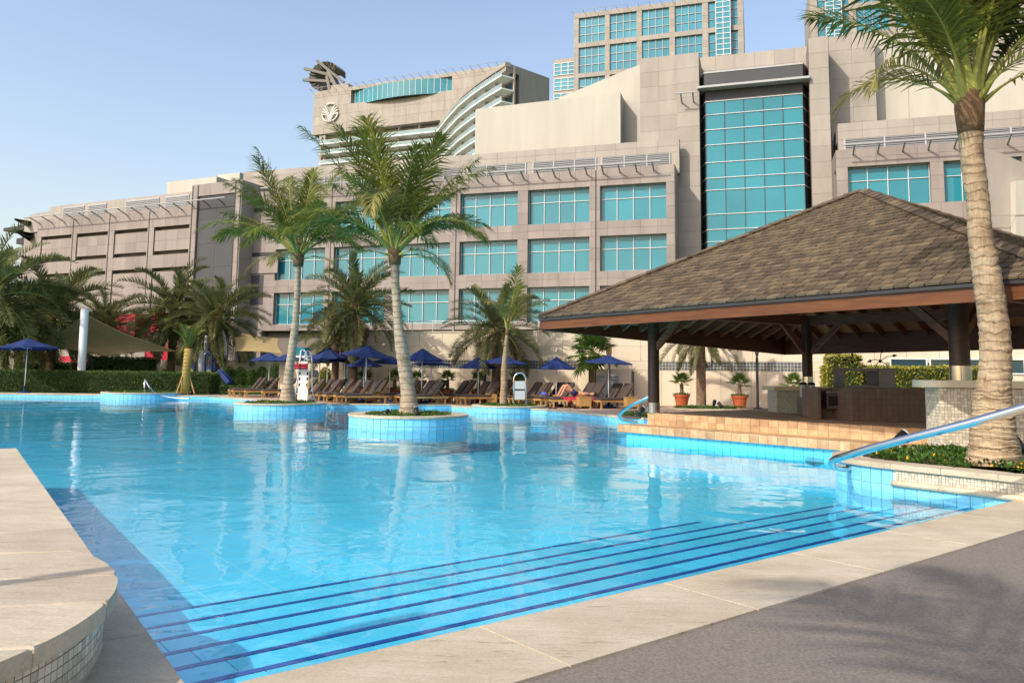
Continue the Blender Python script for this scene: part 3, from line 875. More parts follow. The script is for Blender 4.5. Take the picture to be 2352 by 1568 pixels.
def brick_mat(name, c1, c2, mortar, w, h, rough=.5):
    m = mat(name, c1, rough); N, L = nodes(m); b = N['Principled BSDF']; geo = N.new('ShaderNodeNewGeometry')
    sx = N.new('ShaderNodeSeparateXYZ'); L.new(geo.outputs['Position'], sx.inputs[0]); cx_ = N.new('ShaderNodeCombineXYZ')
    ad = N.new('ShaderNodeMath'); ad.operation = 'ADD'; L.new(sx.outputs[0], ad.inputs[0]); L.new(sx.outputs[1], ad.inputs[1])
    L.new(ad.outputs[0], cx_.inputs[0]); L.new(sx.outputs[2], cx_.inputs[1])
    br = N.new('ShaderNodeTexBrick'); br.offset = 0; br.inputs['Scale'].default_value = 1; br.inputs['Brick Width'].default_value = w; br.inputs['Row Height'].default_value = h
    br.inputs['Mortar Size'].default_value = w*.06; br.inputs['Color1'].default_value = (*c1, 1); br.inputs['Color2'].default_value = (*c2, 1); br.inputs['Mortar'].default_value = (*mortar, 1)
    L.new(cx_.outputs[0], br.inputs['Vector']); L.new(br.outputs['Color'], b.inputs['Base Color']); return m
finemosaic = brick_mat('fine_mosaic', (.52, .54, .47), (.36, .38, .33), (.30, .30, .26), .045, .045)
YB = 19.4
x0, x1, z0, zt = px_box(1785, 1960, 897, 944, YB, 1)
bc = empty('long_bar_counter', ((x0+x1)/2, YB, .6)); tag(bc, 'long bar counter with fine grey mosaic front and slim pale top behind the drinks machine', 'counter')
w2 = (x1-x0)/2
MB().box(-w2, w2, 0, .7, 0, zt-.6).build('body', finemosaic, bc)
link('counter_top', bevelled(rect(-w2-.1, w2+.3, -.12, .85), zt-.6, zt-.6+.095, .01, countertop, 'counter_top'), bc)
# brown tiled service block
YK = 15.9
x0, x1, z0, zt = px_box(1960, 2165, 892, 985, YK, 1)
kb = empty('service_block', ((x0+x1)/2, YK, .6)); tag(kb, 'low service block clad in plain brown tiles in the middle of the bar', 'counter')
w2 = (x1-x0)/2; hh = zt - .6
MB().box(-w2, w2, 0, 1.2, 0, hh).build('body', browngrout, kb)
bt = Pieces('tile', kb, browntile)
k = round(2*w2/.112); tw = 2*w2/k; r_ = round(hh/.112); th = hh/r_
for i in range(k):
    for j in range(r_): bt.box(-w2+tw*i+.003, -w2+tw*(i+1)-.003, -.012, 0, th*j+.003, th*(j+1)-.003)
for i in range(10):
    for j in range(r_): bt.box(-w2-.012, -w2, .11*i+.003, .11*i+.107, th*j+.003, th*(j+1)-.003)
bt.finish()
x0, x1, z0, zt = px_box(1879, 1957, 892, 975, 16.6, 1)
k2 = empty('service_niche', ((x0+x1)/2, 16.6, .6)); tag(k2, 'brown tiled niche with a built in steel cooler beside the drinks machine', 'counter')
w2 = (x1-x0)/2; hh = zt - .6
MB().box(-w2, w2, .3, .9, 0, hh).box(-w2, -w2+.06, 0, .3, 0, hh).build('body', browntile, k2)
MB().box(-.16, w2-.02, .02, .3, .22, hh-.10).build('cooler', brushed, k2)
MB().box(-.13, w2-.06, .012, .02, .28, hh-.16).build('cooler_door', blackp, k2)
MB().box(-.20, w2, -.03, .32, hh-.09, hh-.06).build('shelf', steel, k2)
for i in range(2): MB().box(.14+.09*i, .20+.09*i, .288, .30, .1, .17).build('socket', signboard, k2)
# steel pass shelf on the block
YS = 16.5
x0, x1, z0, zt = px_box(1938, 2055, 846, 892, YS, 1)
ps = empty('steel_pass_shelf', ((x0+x1)/2, YS, z0)); tag(ps, 'brushed steel open pass shelf standing on the service block', 'shelf')
w2 = (x1-x0)/2; h2 = zt - z0
MB().box(-w2, w2, 0, .55, 0, .07).build('bottom_shelf', brushed, ps)
MB().box(-w2, w2-.02, 0, .55, h2-.05, h2).build('top_shelf', brushed, ps)
MB().box(-w2+.002, -w2+.03, .02, .53, .07, h2-.05).box(-w2+.03, -w2+.25, .50, .53, .07, h2-.05).build('side_panel', brushed, ps)
MB().box(w2-.34, w2, -.02, .57, .002, h2+.01).build('side_cabinet', brushed, ps)
for i, (px, py, sc_, lb) in enumerate(((1958, 843, 1.0, 'black iron ornament of arrows on the shelf, five short arms'), (2022, 841, 1.25, 'larger tilted black iron arrow ornament on the shelf beside the cabinet'))):
    g = AY(px, py, YS + .2)
    o = empty('arrow_ornament', (g.x, g.y, zt)); tag(o, lb, 'ornament')
    c = Vector((0, 0, .13*sc_)); mb = MB(); mb.lathe([(.012, -.03*sc_), (.03*sc_, 0), (.012, .03*sc_)], 10, c); mb.build('hub', darkmetal, o)
    for dx, dz_ in ((-.17, .04), (0, .16), (.18, .05), (-.10, -.13), (.10, -.13)):
        if i: dx, dz_ = dx*1.2 + .03, dz_ + dx*.25 if dz_ > -.1 else dz_
        e_ = c + Vector((dx*sc_, 0, dz_*sc_)) if dz_ > -.1 else Vector((dx*sc_, 0, .005))
        mid = (c + e_)/2 + Vector((0, 0, .03*sc_))
        mb = MB(); mb.tube([c, mid, e_], .008, 6)
        if dz_ > -.1:
            d = (e_ - mid).normalized(); mb.tube([e_ - d*.02, e_ + d*.055*sc_], [.028*sc_, .002], 8)
        mb.build('arm', darkmetal, o)
# drinks machine
x0, x1, z0, zt = px_box(1846, 1880, 890, 955, 17.6, 1)
dm = empty('drinks_machine', ((x0+x1)/2, 17.6, .6)); tag(dm, 'twin bowl frozen drinks machine with black lids in the bar', 'machine')
mb = MB(); mb.box(-.17, .19, 0, .4, 0, .42); mb.build('base', brushed, dm)
for s_ in (-.09, .09):
    mb = MB(); mb.lathe([(.075, .42), (.08, .46), (.08, .66), (.07, .70)], 16, (s_, .2, 0)); mb.build('bowl', signboard, dm, True)
    mb = MB(); mb.lathe([(.085, .70), (.085, .73), (.05, .76)], 16, (s_, .2, 0)); mb.build('lid', blackp, dm, True)
    mb = MB(); mb.tube([(s_, .10, .50), (s_, .08, .56), (s_, .09, .60)], .016, 8); mb.build('tap_handle', blackp, dm)
# script lettering on its base
mb = MB(); w = []
for i in range(60):
    t = i/59; w.append((-.10 + .22*t + .012*math.sin(t*38), -.004, .27 + .03*math.cos(t*38)*(1 if t > .15 else 1.8)))
mb.tube(w, .0035, 5); mb.build('lettering', ink, dm)

# ------------------------------------------------------------ handrails
def rail(name, pts, r, label, posts=(), group=None, k=8):
    o = empty(name, (pts[0][0], pts[0][1], 0)); tag(o, label, 'handrail', group)
    P = [Vector(p) for p in pts]; out = []
    for i in range(len(P)-1):
        a, b, c, d = P[max(i-1, 0)], P[i], P[i+1], P[min(i+2, len(P)-1)]
        for j in range(k):
            t = j/k; out.append(.5*((2*b)+(c-a)*t+(2*a-5*b+4*c-d)*t*t+(3*b-a-3*c+d)*t**3))
    out.append(P[-1])
    T = Matrix.Translation((-pts[0][0], -pts[0][1], 0))
    mb = MB(); mb.tube(out, r, 18); q = mb.build('tube', steel, o, True, T)
    for a, b, rr in posts:
        mb = MB(); mb.tube([a, b], rr, 12); mb.build('support', steel, o, True, T)
    return o
hr = [AY(2352, 936, 8.05), AY(2230, 970, 8.45), AY(2100, 1003, 8.95), AY(2010, 1027, 9.4), AY(1945, 1046, 9.85), AY(1913, 1057, 10.2), AY(1912, 1067, 10.5), AY(1930, 1075, 10.75), AY(1950, 1075, 10.9)]
ext = hr[0] + (hr[0] - hr[1]).normalized() * 1.6
rail('pool_handrail', [tuple(ext)] + [tuple(p) for p in hr], .047, 'thick polished steel handrail sweeping down past the flower bed into the water', [((ext.x+.1, ext.y+.05, 1.2), (ext.x+.1, ext.y+.05, .1), .04)])
h2 = [AY(1500, 906, 19.3), AY(1475, 918, 19.5), AY(1450, 930, 19.8), AY(1430, 944, 20.2), AY(1423, 955, 20.6), AY(1430, 964, 21.0), AY(1448, 968, 21.4), AY(1462, 970, 21.7)]
rail('pool_handrail', [tuple(p) for p in h2], .045, 'curved steel handrail beside the front post of the bar', [])
h3 = [AY(333, 872, 40.6), AY(338, 880, 40.4), AY(346, 893, 40.1), AY(356, 902, 39.6), AY(380, 910, 39.0), AY(410, 914, 38.6), AY(436, 915, 38.5)]
p0 = h3[0]
rail('pool_handrail', [tuple(p) for p in h3], .05, 'slim pale handrail curving into the water in front of the hedge', [((p0.x, p0.y, p0.z), (p0.x, p0.y, .18), .045)])
# ------------------------------------------------------------ the large stone building behind the pool
FM = Frame(10.9, 52.0, -17.4)
mall = FM.empty('stone_building'); tag(mall, 'long beige stone building with rows of teal windows behind the pool', 'building')
clad_g = Pieces('granite_panel', mall, granite); clad_b = Pieces('stone_panel', mall, beige)
backs = MB(); backb = MB()
def clad(P, x0, x1, z0, z1, d, pw, ph, th=.03, gap=.013, back=None, bd=.5):
    nx = max(1, round((x1-x0)/pw)); nz = max(1, round((z1-z0)/ph)); w = (x1-x0)/nx; h = (z1-z0)/nz
    for i in range(nx):
        for j in range(nz):
            P.box(x0+w*i+gap/2, x0+w*(i+1)-gap/2, d, d+th, z0+h*j+gap/2, z0+h*(j+1)-gap/2)
    if back is not None: back.box(x0+.002, x1-.002, d+th-.006, d+bd, z0, z1-.002)
def window(parent, frame_mat, pane_mat, x0, x1, z0, z1, d, cols, rows, fw=.036, fd=.08, name='window', fr=None):
    """rows: list of fractions of the height where transoms run."""
    mb = MB(); zs = [z0] + [z0 + (z1-z0)*r for r in rows] + [z1]; w = (x1-x0)/cols
    for i in range(cols+1): mb.box(x0+w*i-fw/2, x0+w*i+fw/2, d-fd, d, z0, z1)
    for z in zs: mb.box(x0, x1, d-fd+.012, d-.005, z-fw/2, z+fw/2)
    wdw = mb.build(name, frame_mat, parent)
    me = unit_cube(pane_mat)
    for i in range(cols):
        for j in range(len(zs)-1):
            M = Matrix.Translation((x0+w*(i+.5), d+.01, (zs[j]+zs[j+1])/2)) @ Matrix.Diagonal((w, .02, zs[j+1]-zs[j], 1))
            link('pane', me, wdw, M)
    return wdw
ztop = FM.z(1554, 376)
wrow = [(FM.z(1282, 512.6), FM.z(1282, 433)), (FM.z(1282, 625.3), FM.z(1282, 546.2)), (FM.z(1075, 741.5), FM.z(1282, 658.3))]
b1 = (FM.u(1378, 580), FM.u(1531, 575)); b2 = (FM.u(1211.6, 585), FM.u(1353.4, 580)); b3 = (FM.u(1055, 590), FM.u(1188, 588))
bays = [b1, b2, b3]
pit = b2[0] - b3[0]; ww = b3[1] - b3[0]
while FM.uz(700, 600)[0] < bays[-1][0] - 1.0 and len(bays) < 9:
    bays.append((bays[-1][0] - pit, bays[-1][0] - pit + ww))
uL = bays[-1][0] - 1.0
zbase = FM.z(1075, 757)
# spandrels and piers
zlines = [zbase, wrow[2][0], wrow[2][1], wrow[1][0], wrow[1][1], wrow[0][0], wrow[0][1], ztop]
for a, b in ((0, 1), (2, 3), (4, 5), (6, 7)):
    clad(clad_g, uL, 0, zlines[a], zlines[b], 0, 1.15, max(.5, (zlines[b]-zlines[a])/2), back=backs, bd=.6)
for r in range(3):
    z0, z1 = wrow[r]
    xs = [uL] + [q for b in sorted(bays) for q in b] + [0]
    for i in range(0, len(xs), 2):
        clad(clad_g, xs[i], xs[i+1], z0, z1, 0, 1.2, (z1-z0)/3, back=backs, bd=.6)
    for b in bays: window(mall, whitemetal, teal, b[0], b[1], z0+.03, z1-.03, .42, 4, [.64])
# vertical dark joints beside the piers, side return and roof
for b in bays[1::2]: MB().box(b[1]+.42, b[1]+.5, -.012, .02, zbase, ztop-.1).build('expansion_joint', darkmetal, mall)
clad(clad_g, -.03, 0, zbase, ztop, .03, .03, 1.2)
backs.box(-.6, -.03, .6, 4.0, 0, ztop-.01)
backs.box(uL, -.6, .6, 3.0, ztop-.3, ztop-.02)
backs.box(uL, 0, .6, 3.4, 0, zbase)
for j in range(12):
    h = (ztop-zbase)/12; clad_g.box(-.03+.03, .03, .04, 3.2, zbase+h*j+.01, zbase+h*(j+1)-.01)
# upper storey set back, with louvres
zs0 = ztop - .3
zu = FM.z(1474, 325, 1.6)
uW = FM.u(1474, 330, 1.6)
uPl = FM.u(556, 470, 1.6)
zlo, zhi = FM.z(1445, 395, 1.6), FM.z(1445, 357, 1.6)
clad(clad_b, uPl, .2, zhi, zu, 1.6, 1.5, (zu-zhi)/2, back=backb)
clad(clad_b, uPl, .2, zs0, zlo, 1.6, 1.5, 2, back=backb)
x = .1; seg = []
for px0, px1 in ((1383, 1539), (1225, 1369), (1075, 1208), (940, 1060), (800, 925), (672, 785)):
    u0, u1 = FM.u(px0, 390, 1.6), FM.u(px1, 385, 1.6); seg.append((u0, u1))
    lv = MB()
    lv.box(u0, u1, 1.62, 1.66, zlo, zhi)
    for k in range(4): lv.box(u0+(u1-u0)*k/3-.04, u0+(u1-u0)*k/3+.04, 1.52, 1.62, zlo, zhi)
    wd = lv.build('louvre_frame', railgrey, mall)
    for k in range(9):
        z = zlo + (zhi-zlo)*(k+.5)/9
        mb = MB(); mb.box(u0, u1, 1.55, 1.61, z-.035, z+.035); mb.build('slat', louvre, wd)
seg.sort(); ed = [uPl] + [q for s_ in seg for q in s_] + [.2]
for i in range(0, len(ed), 2):
    if ed[i+1] > ed[i]+.05: clad(clad_b, ed[i], ed[i+1], zlo, zhi, 1.6, 1.5, 2, back=backb)
def bracket_rail(parent, u0, u1, z, d, n, reach=.9):
    mb = MB(); mb.tube([(u0, d-reach, z+.12), (u1, d-reach, z+.12)], .05, 6); r = mb.build('sunshade_rail', railgrey, parent)
    for i in range(n):
        u = u0 + (u1-u0)*(i+.5)/n
        mb = MB(); mb.bar((u, d, z-.28), (u, d-reach, z+.12), .10, .07); mb.build('bracket', greymetal, r)
bracket_rail(mall, uL, -.8, ztop-.1, 0, 27)
# centre: tall piers, bay window, walls behind
def rwall(P, px0, px1, ytop, d, pw, ph, zb=None, back=backb, bd=.5, ypx=None):
    ym = ypx or ytop + 60
    x0, x1 = FM.u(px0, ym, d), FM.u(px1, ym, d); zt = FM.z(px1, ytop, d)
    z0 = zb if zb is not None else 4.0
    clad(P, x0, x1, z0, zt, d, pw, ph, back=back, bd=bd)
    return x0, x1, zt
rwall(clad_b, 1470, 1558, 126, 3.4, 1.7, 1.15, zb=ztop-1, ypx=250)
pa = rwall(clad_b, 1556, 1607, 120, 2.6, 1.6, 1.1, ypx=300, bd=3)
wb = rwall(clad_b, 1600, 1872, 105, 5.6, 1.5, 1.1, zb=12, ypx=140)
pb = rwall(clad_b, 1862, 1908, 83, 2.6, 1.5, 1.1, ypx=300, bd=3)
wc = rwall(clad_b, 1906, 2012, 74, 5.0, 1.5, 1.1, zb=14, ypx=200)
backb.box(pa[1]-.003, pa[1]+.01, 2.65, 5.5, 12, pa[2]-.05)
# bay window with angled sides
d0 = 3.0
bx0, bx1 = FM.u(1621, 300, d0), FM.u(1845, 290, d0)
zg1, zc0, zc1 = FM.z(1622, 235, d0), FM.z(1622, 206, d0), FM.z(1619, 171, d0)
zrows = [FM.z(1622, 229.7+.3297*q, d0) for q in (108, 212, 318, 440, 548, 632, 800, 905, 990, 1060, 1150)]
zz = [zg1] + zrows
bay = MB()
for z in zz: bay.box(bx0, bx1, d0-.06, d0, z-.02, z+.02)
bw_ = bay.build('bay_window', whitemetal, mall)
for i in range(6): MB().box(bx0+(bx1-bx0)*i/5-.02, bx0+(bx1-bx0)*i/5+.02, d0-.04, d0-.002, zz[-1], zg1).build('mullion', greypanel, bw_); meP = unit_cube(teal)
for i in range(5):
    for j in range(len(zz)-1):
        w = (bx1-bx0)/5
        link('pane', meP, bw_, Matrix.Translation((bx0+w*(i+.5), d0+.02, (zz[j]+zz[j+1])/2)) @ Matrix.Diagonal((w, .03, zz[j]-zz[j+1], 1)))
ch = 1.15
for sgn, xe, nm in ((-1, bx0, 'bay_side'), (1, bx1, 'bay_side')):
    mb = MB(); xo = xe + sgn*ch*.75
    mb.add([(xe, d0, zz[-1]), (xo, d0+ch*2.2, zz[-1]), (xo, d0+ch*2.2, zg1), (xe, d0, zg1)], [(0, 1, 2, 3)])
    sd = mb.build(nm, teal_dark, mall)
    for z in zz:
        mb = MB(); mb.bar((xe, d0-.01, z), (xo, d0+ch*2.2, z), .05, .06); mb.build('transom', whitemetal, sd)
capo = lambda g: [(bx0-g*.6, d0-g), (bx1+g*.6, d0-g), (bx1+ch*.75+g, d0+ch*2.2), (bx0-ch*.75-g, d0+ch*2.2)]
MB().prism(capo(.0), zg1+.02, zc0).build('soffit_band', greypanel, mall)
MB().prism(capo(.08), zc0, zc1).build('bay_cap', greypanel, mall)
MB().prism(capo(.12), zc1, zc1+.12).build('cap_trim', railgrey, mall)
MB().prism(capo(.75), zc0-.12, zc0+.03).build('canopy_ledge', railgrey, mall)
# white rendered penthouse blocks
def wedge(px0, px1, yl, yr, d, zb, m, name, back=9):
    x0, x1 = FM.u(px0, (yl+yr)/2+40, d), FM.u(px1, (yl+yr)/2+40, d); za, zb_ = FM.z(px0, yl, d), FM.z(px1, yr, d)
    mb = MB(); mb.add([(x0, d, zb), (x1, d, zb), (x1, d, zb_), (x0, d, za), (x0, d+back, zb), (x1, d+back, zb), (x1, d+back, zb_), (x0, d+back, za)],
                      [(0, 1, 2, 3), (5, 4, 7, 6), (4, 0, 3, 7), (1, 5, 6, 2), (3, 2, 6, 7)])
    return mb.build(name, m, mall)
wedge(1092, 1425, 251, 212, 4.0, zu-3, cream, 'white_block')
wedge(1284, 1476, 225, 146, 5.6, zu-3, cream, 'white_block')
wedge(2006, 2200, 84, 60, 6.2, 14, cream, 'white_block')
wedge(2086, 2800, 178, 78, 5.8, 14, cream, 'white_block')
# right wing
zR = FM.z(1922, 345); uR0 = FM.u(1921, 400); uR1 = FM.u(2750, 400)
zw1, zw0 = FM.z(2040, 378), FM.z(2040, 470)
wr = [(FM.u(1948, 420), FM.u(2138, 420)), (FM.u(2169, 420), FM.u(2350, 420))]
clad(clad_g, uR0, uR1, zw1, zR, 0, 1.15, (zR-zw1)/2, back=backs, bd=1.5)
clad(clad_g, uR0, uR1, zw0-3.5, zw0, 0, 1.15, 1.1, back=backs, bd=1.5)
clad(clad_g, uR0, wr[0][0], zw0, zw1, 0, 1.2, (zw1-zw0)/3, back=backs)
clad(clad_g, wr[0][1], wr[1][0], zw0, zw1, 0, 1.2, (zw1-zw0)/3, back=backs)
wr.append((FM.u(2382, 420), FM.u(2570, 420)))
clad(clad_g, wr[1][1], wr[2][0], zw0, zw1, 0, 1.2, (zw1-zw0)/3, back=backs)
clad(clad_g, wr[2][1], uR1, zw0, zw1, 0, 1.2, (zw1-zw0)/3, back=backs)
for w in wr: window(mall, whitemetal, teal, w[0], w[1], zw0+.03, zw1-.03, .42, 4, [.66])
zl1, zl0 = FM.z(1941, 320, 1.6), FM.z(1941, 344, 1.6); zt_ = FM.z(2017, 277, 1.6); uu0 = FM.u(1925, 320, 1.6); uu1 = FM.u(2750, 280, 1.6); ul0 = FM.u(1940, 330, 1.6)
clad(clad_b, uu0, uu1, zl1, zt_, 1.6, 1.5, (zt_-zl1)/2, back=backb, bd=3)
clad(clad_b, uu0, ul0, zl0-1, zl1, 1.6, 1.5, 2, back=backb)
backb.box(ul0, uu1, 1.7, 2.2, zl0-1, zl1)
lvf = MB(); lvf.box(ul0, uu1, 1.63, 1.69, zl0-.5, zl1)
for k in range(9): lvf.box(ul0+(uu1-ul0)*k/8-.05, ul0+(uu1-ul0)*k/8+.05, 1.5, 1.63, zl0-.5, zl1)
lo_ = lvf.build('louvre_frame', railgrey, mall)
for k in range(9):
    z = zl0-.4 + (zl1-zl0+.4)*(k+.5)/9; MB().box(ul0, uu1, 1.54, 1.62, z-.03, z+.03).build('slat', louvre, lo_)
bracket_rail(mall, uR0+.3, uR1, zR-.1, 0, 13, 1.0)
bracket_rail(mall, FM.u(1553, 225, 2.6), FM.u(1607, 218, 2.6), FM.z(1580, 228, 2.6), 2.6, 2, 1.0)
backs.box(uR0-.02, uR1, 1.5, 5, 2, zR-.02)
clad(clad_b, pb[1]-.1, uR0+.1, zw0-4, zt_, 4.6, 1.5, 1.1, back=backb)
# plain part at the left with grey panels
uG1 = uL; uG0 = FM.u(548, 560)
zga, zgb = FM.z(600, 632), FM.z(600, 700)
clad(clad_g, uG0, uG1, zgb-9, zgb, 0, 1.4, 1.2, back=backs, bd=1)
clad(clad_g, uG0, uG1, zga, ztop, 0, 1.4, 1.3, back=backs, bd=1)
gp = Pieces('grey_panel', mall, greypanel); clad(gp, uG0, uG1, zgb, zga, -.02, 2.2, 2.2, back=backs, bd=1); gp.finish()
for py0, py1 in ((488, 530), (590, 628)):
    MB().box(FM.u(556, 540), FM.u(642, 540), -.10, 0, FM.z(600, py1), FM.z(600, py0)).build('relief_panel', granite, mall)
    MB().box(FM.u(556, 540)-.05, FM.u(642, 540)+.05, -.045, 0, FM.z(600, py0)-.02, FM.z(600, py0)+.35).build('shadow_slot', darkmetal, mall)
# recessed service bay low on the left, behind the umbrellas
backs.box(uL-8, 0, 3.4, 3.6, 0, zbase)
for k in range(9):
    u = FM.u(600, 790) + k*2.1
    mb = MB(); mb.box(u, u+1.9, 3.3, 3.36, 2.2, zbase-.3); q = mb.build('louvre_panel', greymetal, mall)
backs.build('granite_backing', joint, mall); backb.build('stone_backing', joint, mall)
clad_g.finish(); clad_b.finish()

# annex with a sloping top beside the right palm
g = AY(2262, 560, 44)
an = empty('annex_building', (g.x, 44, 0)); tag(an, 'low beige annex with a sloping parapet behind the right palm', 'building')
def apoly(P, d0, d1, m, nm):
    v = [AY(x, y, 44) for x, y in P]; n = len(v); mb = MB()
    vs = [(p.x-g.x, d0, p.z) for p in v] + [(p.x-g.x, d1, p.z) for p in v]
    mb.add(vs, [tuple(range(n-1, -1, -1)), tuple(range(n, 2*n))] + [(i, (i+1) % n, n+(i+1) % n, n+i) for i in range(n)])
    return mb.build(nm, m, an)
apoly([(2262, 640), (2254, 338), (2300, 352), (2360, 378), (2480, 430), (2480, 640)], 0, .35, beige, 'wall')
apoly([(2322, 640), (2320, 420), (2480, 408), (2480, 640)], -.5, -.02, cream, 'lower_wall')
for y in (500, 560): apoly([(2264, y), (2264, y-1.5), (2480, y-4), (2480, y-2)], -.53, -.505, creamjoint, 'joint')

# ------------------------------------------------------------ the left wing with blind bays and a grey strip
FL = Frame(-21.35, 61.1, -23.5)
lw = FL.empty('stone_wing'); tag(lw, 'left wing of pink stone with blind recessed bays and a tall grey strip', 'building')
cl = Pieces('granite_panel', lw, granite); cl2 = Pieces('stone_panel', lw, beige); bk = MB()
zp = FL.z(434, 471); ztu = FL.z(438, 440, 1.5)
u0 = FL.u(84, 560)
bay_px = [(94, 163), (175, 246), (261, 337), (352, 433)]
bu = [(FL.u(a, 560), FL.u(b, 560)) for a, b in bay_px]
l1 = (FL.z(400, 583), FL.z(400, 518)); l2 = (FL.z(400, 720), FL.z(400, 613))
ue = FL.u(437, 550)
for a, b, hh_ in ((l1[1], zp, 1.1), (l2[1], l1[0], 1.1), (0, l2[0], 1.4)):
    clad(cl, u0, ue, a, b, 0, 1.4, hh_, back=bk, bd=1)
for lo_, hi_ in (l1, l2):
    xs = [u0] + [q for b in bu for q in b] + [ue]
    for i in range(0, len(xs), 2): clad(cl, xs[i], xs[i+1], lo_, hi_, 0, 1.4, 1.1, back=bk, bd=1)
    for b in bu:
        bk.box(b[0], b[1], .55, 1.0, lo_, hi_)
        clad(cl, b[0]+.05, b[1]-.06, lo_+.34, hi_-.30, .08, 1.3, 1.0, back=bk, bd=.4)
for b in bu:
    MB().box(b[1]+.12, b[1]+.2, -.02, .02, l2[0], zp-.2).build('expansion_joint', darkmetal, lw)
    clad(cl, b[0]+1.3, b[1]-1.3, l2[0]-1.5, l2[1]-2.6, .1, 1.3, 1.0, back=bk, bd=.2)
bk.box(u0, ue, 1.0, 3.0, 0, zp-.02)
clad(cl2, FL.u(115, 480, 1.5), ue, zp-.4, ztu, 1.5, 1.6, 1.05, back=bk, bd=3)
for a, b in ((145, 193), (202, 244), (288, 365), (378, 433)):
    x0, x1 = FL.u(a, 495, 1.5), FL.u(b, 490, 1.5)
    mb = MB(); mb.box(x0, x1, 1.43, 1.5, zp+.35, zp+1.35); q = mb.build('louvre_frame', railgrey, lw)
    for k in range(6): MB().box(x0+.08, x1-.08, 1.38, 1.43, zp+.42+.15*k, zp+.50+.15*k).build('slat', louvre, q)
bracket_rail(lw, u0-.5, ue+4.5, zp-.1, 0, 15, 1.1)
# pillar with grey strip
ztp = FL.z(438, 430); px0, px1 = FL.u(438, 500, -.5), FL.u(553, 500, -.5); gx0, gx1 = FL.u(453, 500, -.5), FL.u(537, 500, -.5)
zgt = FL.z(495, 447, -.5); ztp = FL.z(553, 413, -.5)
clad(cl, px0, gx0, 0, ztp, -.5, .5, 1.1, back=bk, bd=2.5); clad(cl, gx1, px1, 0, ztp, -.5, .55, 1.1, back=bk, bd=2.5)
clad(cl, gx0, gx1, zgt, ztp, -.5, 1.3, 1.0, back=bk, bd=2.5)
gl = Pieces('grey_panel', lw, greypanel); clad(gl, gx0, gx1, 0, zgt, -.4, 1.55, 2.0, back=bk, bd=2.4); gl.finish()
for x in (gx0-.05, gx1+.05, px1-.12, px0+.1): MB().box(x-.04, x+.04, -.53, -.49, 0, ztp-.1).build('expansion_joint', darkmetal, lw)
clad(cl, px1-.03, px1, 0, ztp, -.45, .03, 1.2); bk.box(px1-.5, px1-.035, -.45, 5, 0, ztp-.02)
for j in range(16): cl.box(px1-.03, px1+.002, -.46, 4.5, ztp/16*j+.01, ztp/16*(j+1)-.01)
bk.build('granite_backing', joint, lw); cl.finish(); cl2.finish()
# red hoardings on the ground floor
for a, b, y0, y1 in ((238, 316, 722, 772), (352, 396, 720, 764), (342, 404, 795, 828), (150, 214, 818, 832)):
    mb = MB(); mb.box(FL.u(a, 760, -1), FL.u(b, 760, -1), -1.3, -.02, FL.z(300, y1, -1), FL.z(300, y0, -1)); mb.build('red_hoarding', red, lw)
# rounded corner set back at the far left
cxu = FL.u(115, 480, 1.5); cR2 = 13.0
pv = [(cxu - cR2*math.sin(math.radians(q)) , 1.7 + cR2 - cR2*math.cos(math.radians(q))) for q in range(0, 100, 8)]
mb = MB()
for i in range(len(pv)-1):
    (ax, ay), (bx, by) = pv[i], pv[i+1]
    mb.add([(bx, by, zp-.6), (ax, ay, zp-.6), (ax, ay, ztu-.4), (bx, by, ztu-.4)], [(0, 1, 2, 3)])
mb.prism([(p[0], p[1]) for p in pv] + [(cxu, 12)], ztu-.42, ztu-.4); mb.build('round_corner', beige, lw)
mb = MB(); mb.prism([(q[0]*1.0, q[1]+.05) for q in pv] + [(cxu, 12)], 0, zp-.7); mb.build('corner_wall', granite, lw)
for (xa, ya), (xb, yb), yt_ in (((8, 524), (72, 514), 8), ((38, 548), (80, 541), 14)):
    p, q = FL.uz(xa, ya, 3), FL.uz(xb, yb, 3); h_ = yt_/1800*70
    mb = MB(); mb.add([(p[0], 3, p[1]-h_), (q[0], 3, q[1]-h_*1.6), (q[0]+1.2, .5, q[1]-h_*.6), (q[0]+1.2, .5, q[1]), (q[0], 3, q[1]), (p[0], 3, p[1]), (p[0], 9, p[1]), (q[0]+1.2, 9, q[1]), (p[0], 9, p[1]-h_), (q[0]+1.2, 9, q[1]-h_)],
        [(0, 1, 4, 5), (1, 2, 3, 4), (5, 4, 7, 6), (4, 3, 7), (0, 8, 9, 2, 1)]); mb.build('dark_canopy', darkmetal, lw)
mb = MB(); mb.box(u0-9, u0-.5, 1.4, 1.5, zp-8, zp-5.2); mb.build('corner_glazing', clear, lw)
# cream plant room on the roof
v0 = FL.uz(383, 430, 5); v1 = FL.uz(545, 430, 5)
zc_ = FL.z(500, 402, 5)
MB().box(v0[0], FL.u(497, 420, 5), 5, 11, ztu-.5, FL.z(440, 412, 5)).box(FL.u(470, 420, 5), v1[0]-1.2, 6.5, 12, ztu-.5, zc_+.5).build('plant_room', cream, lw)

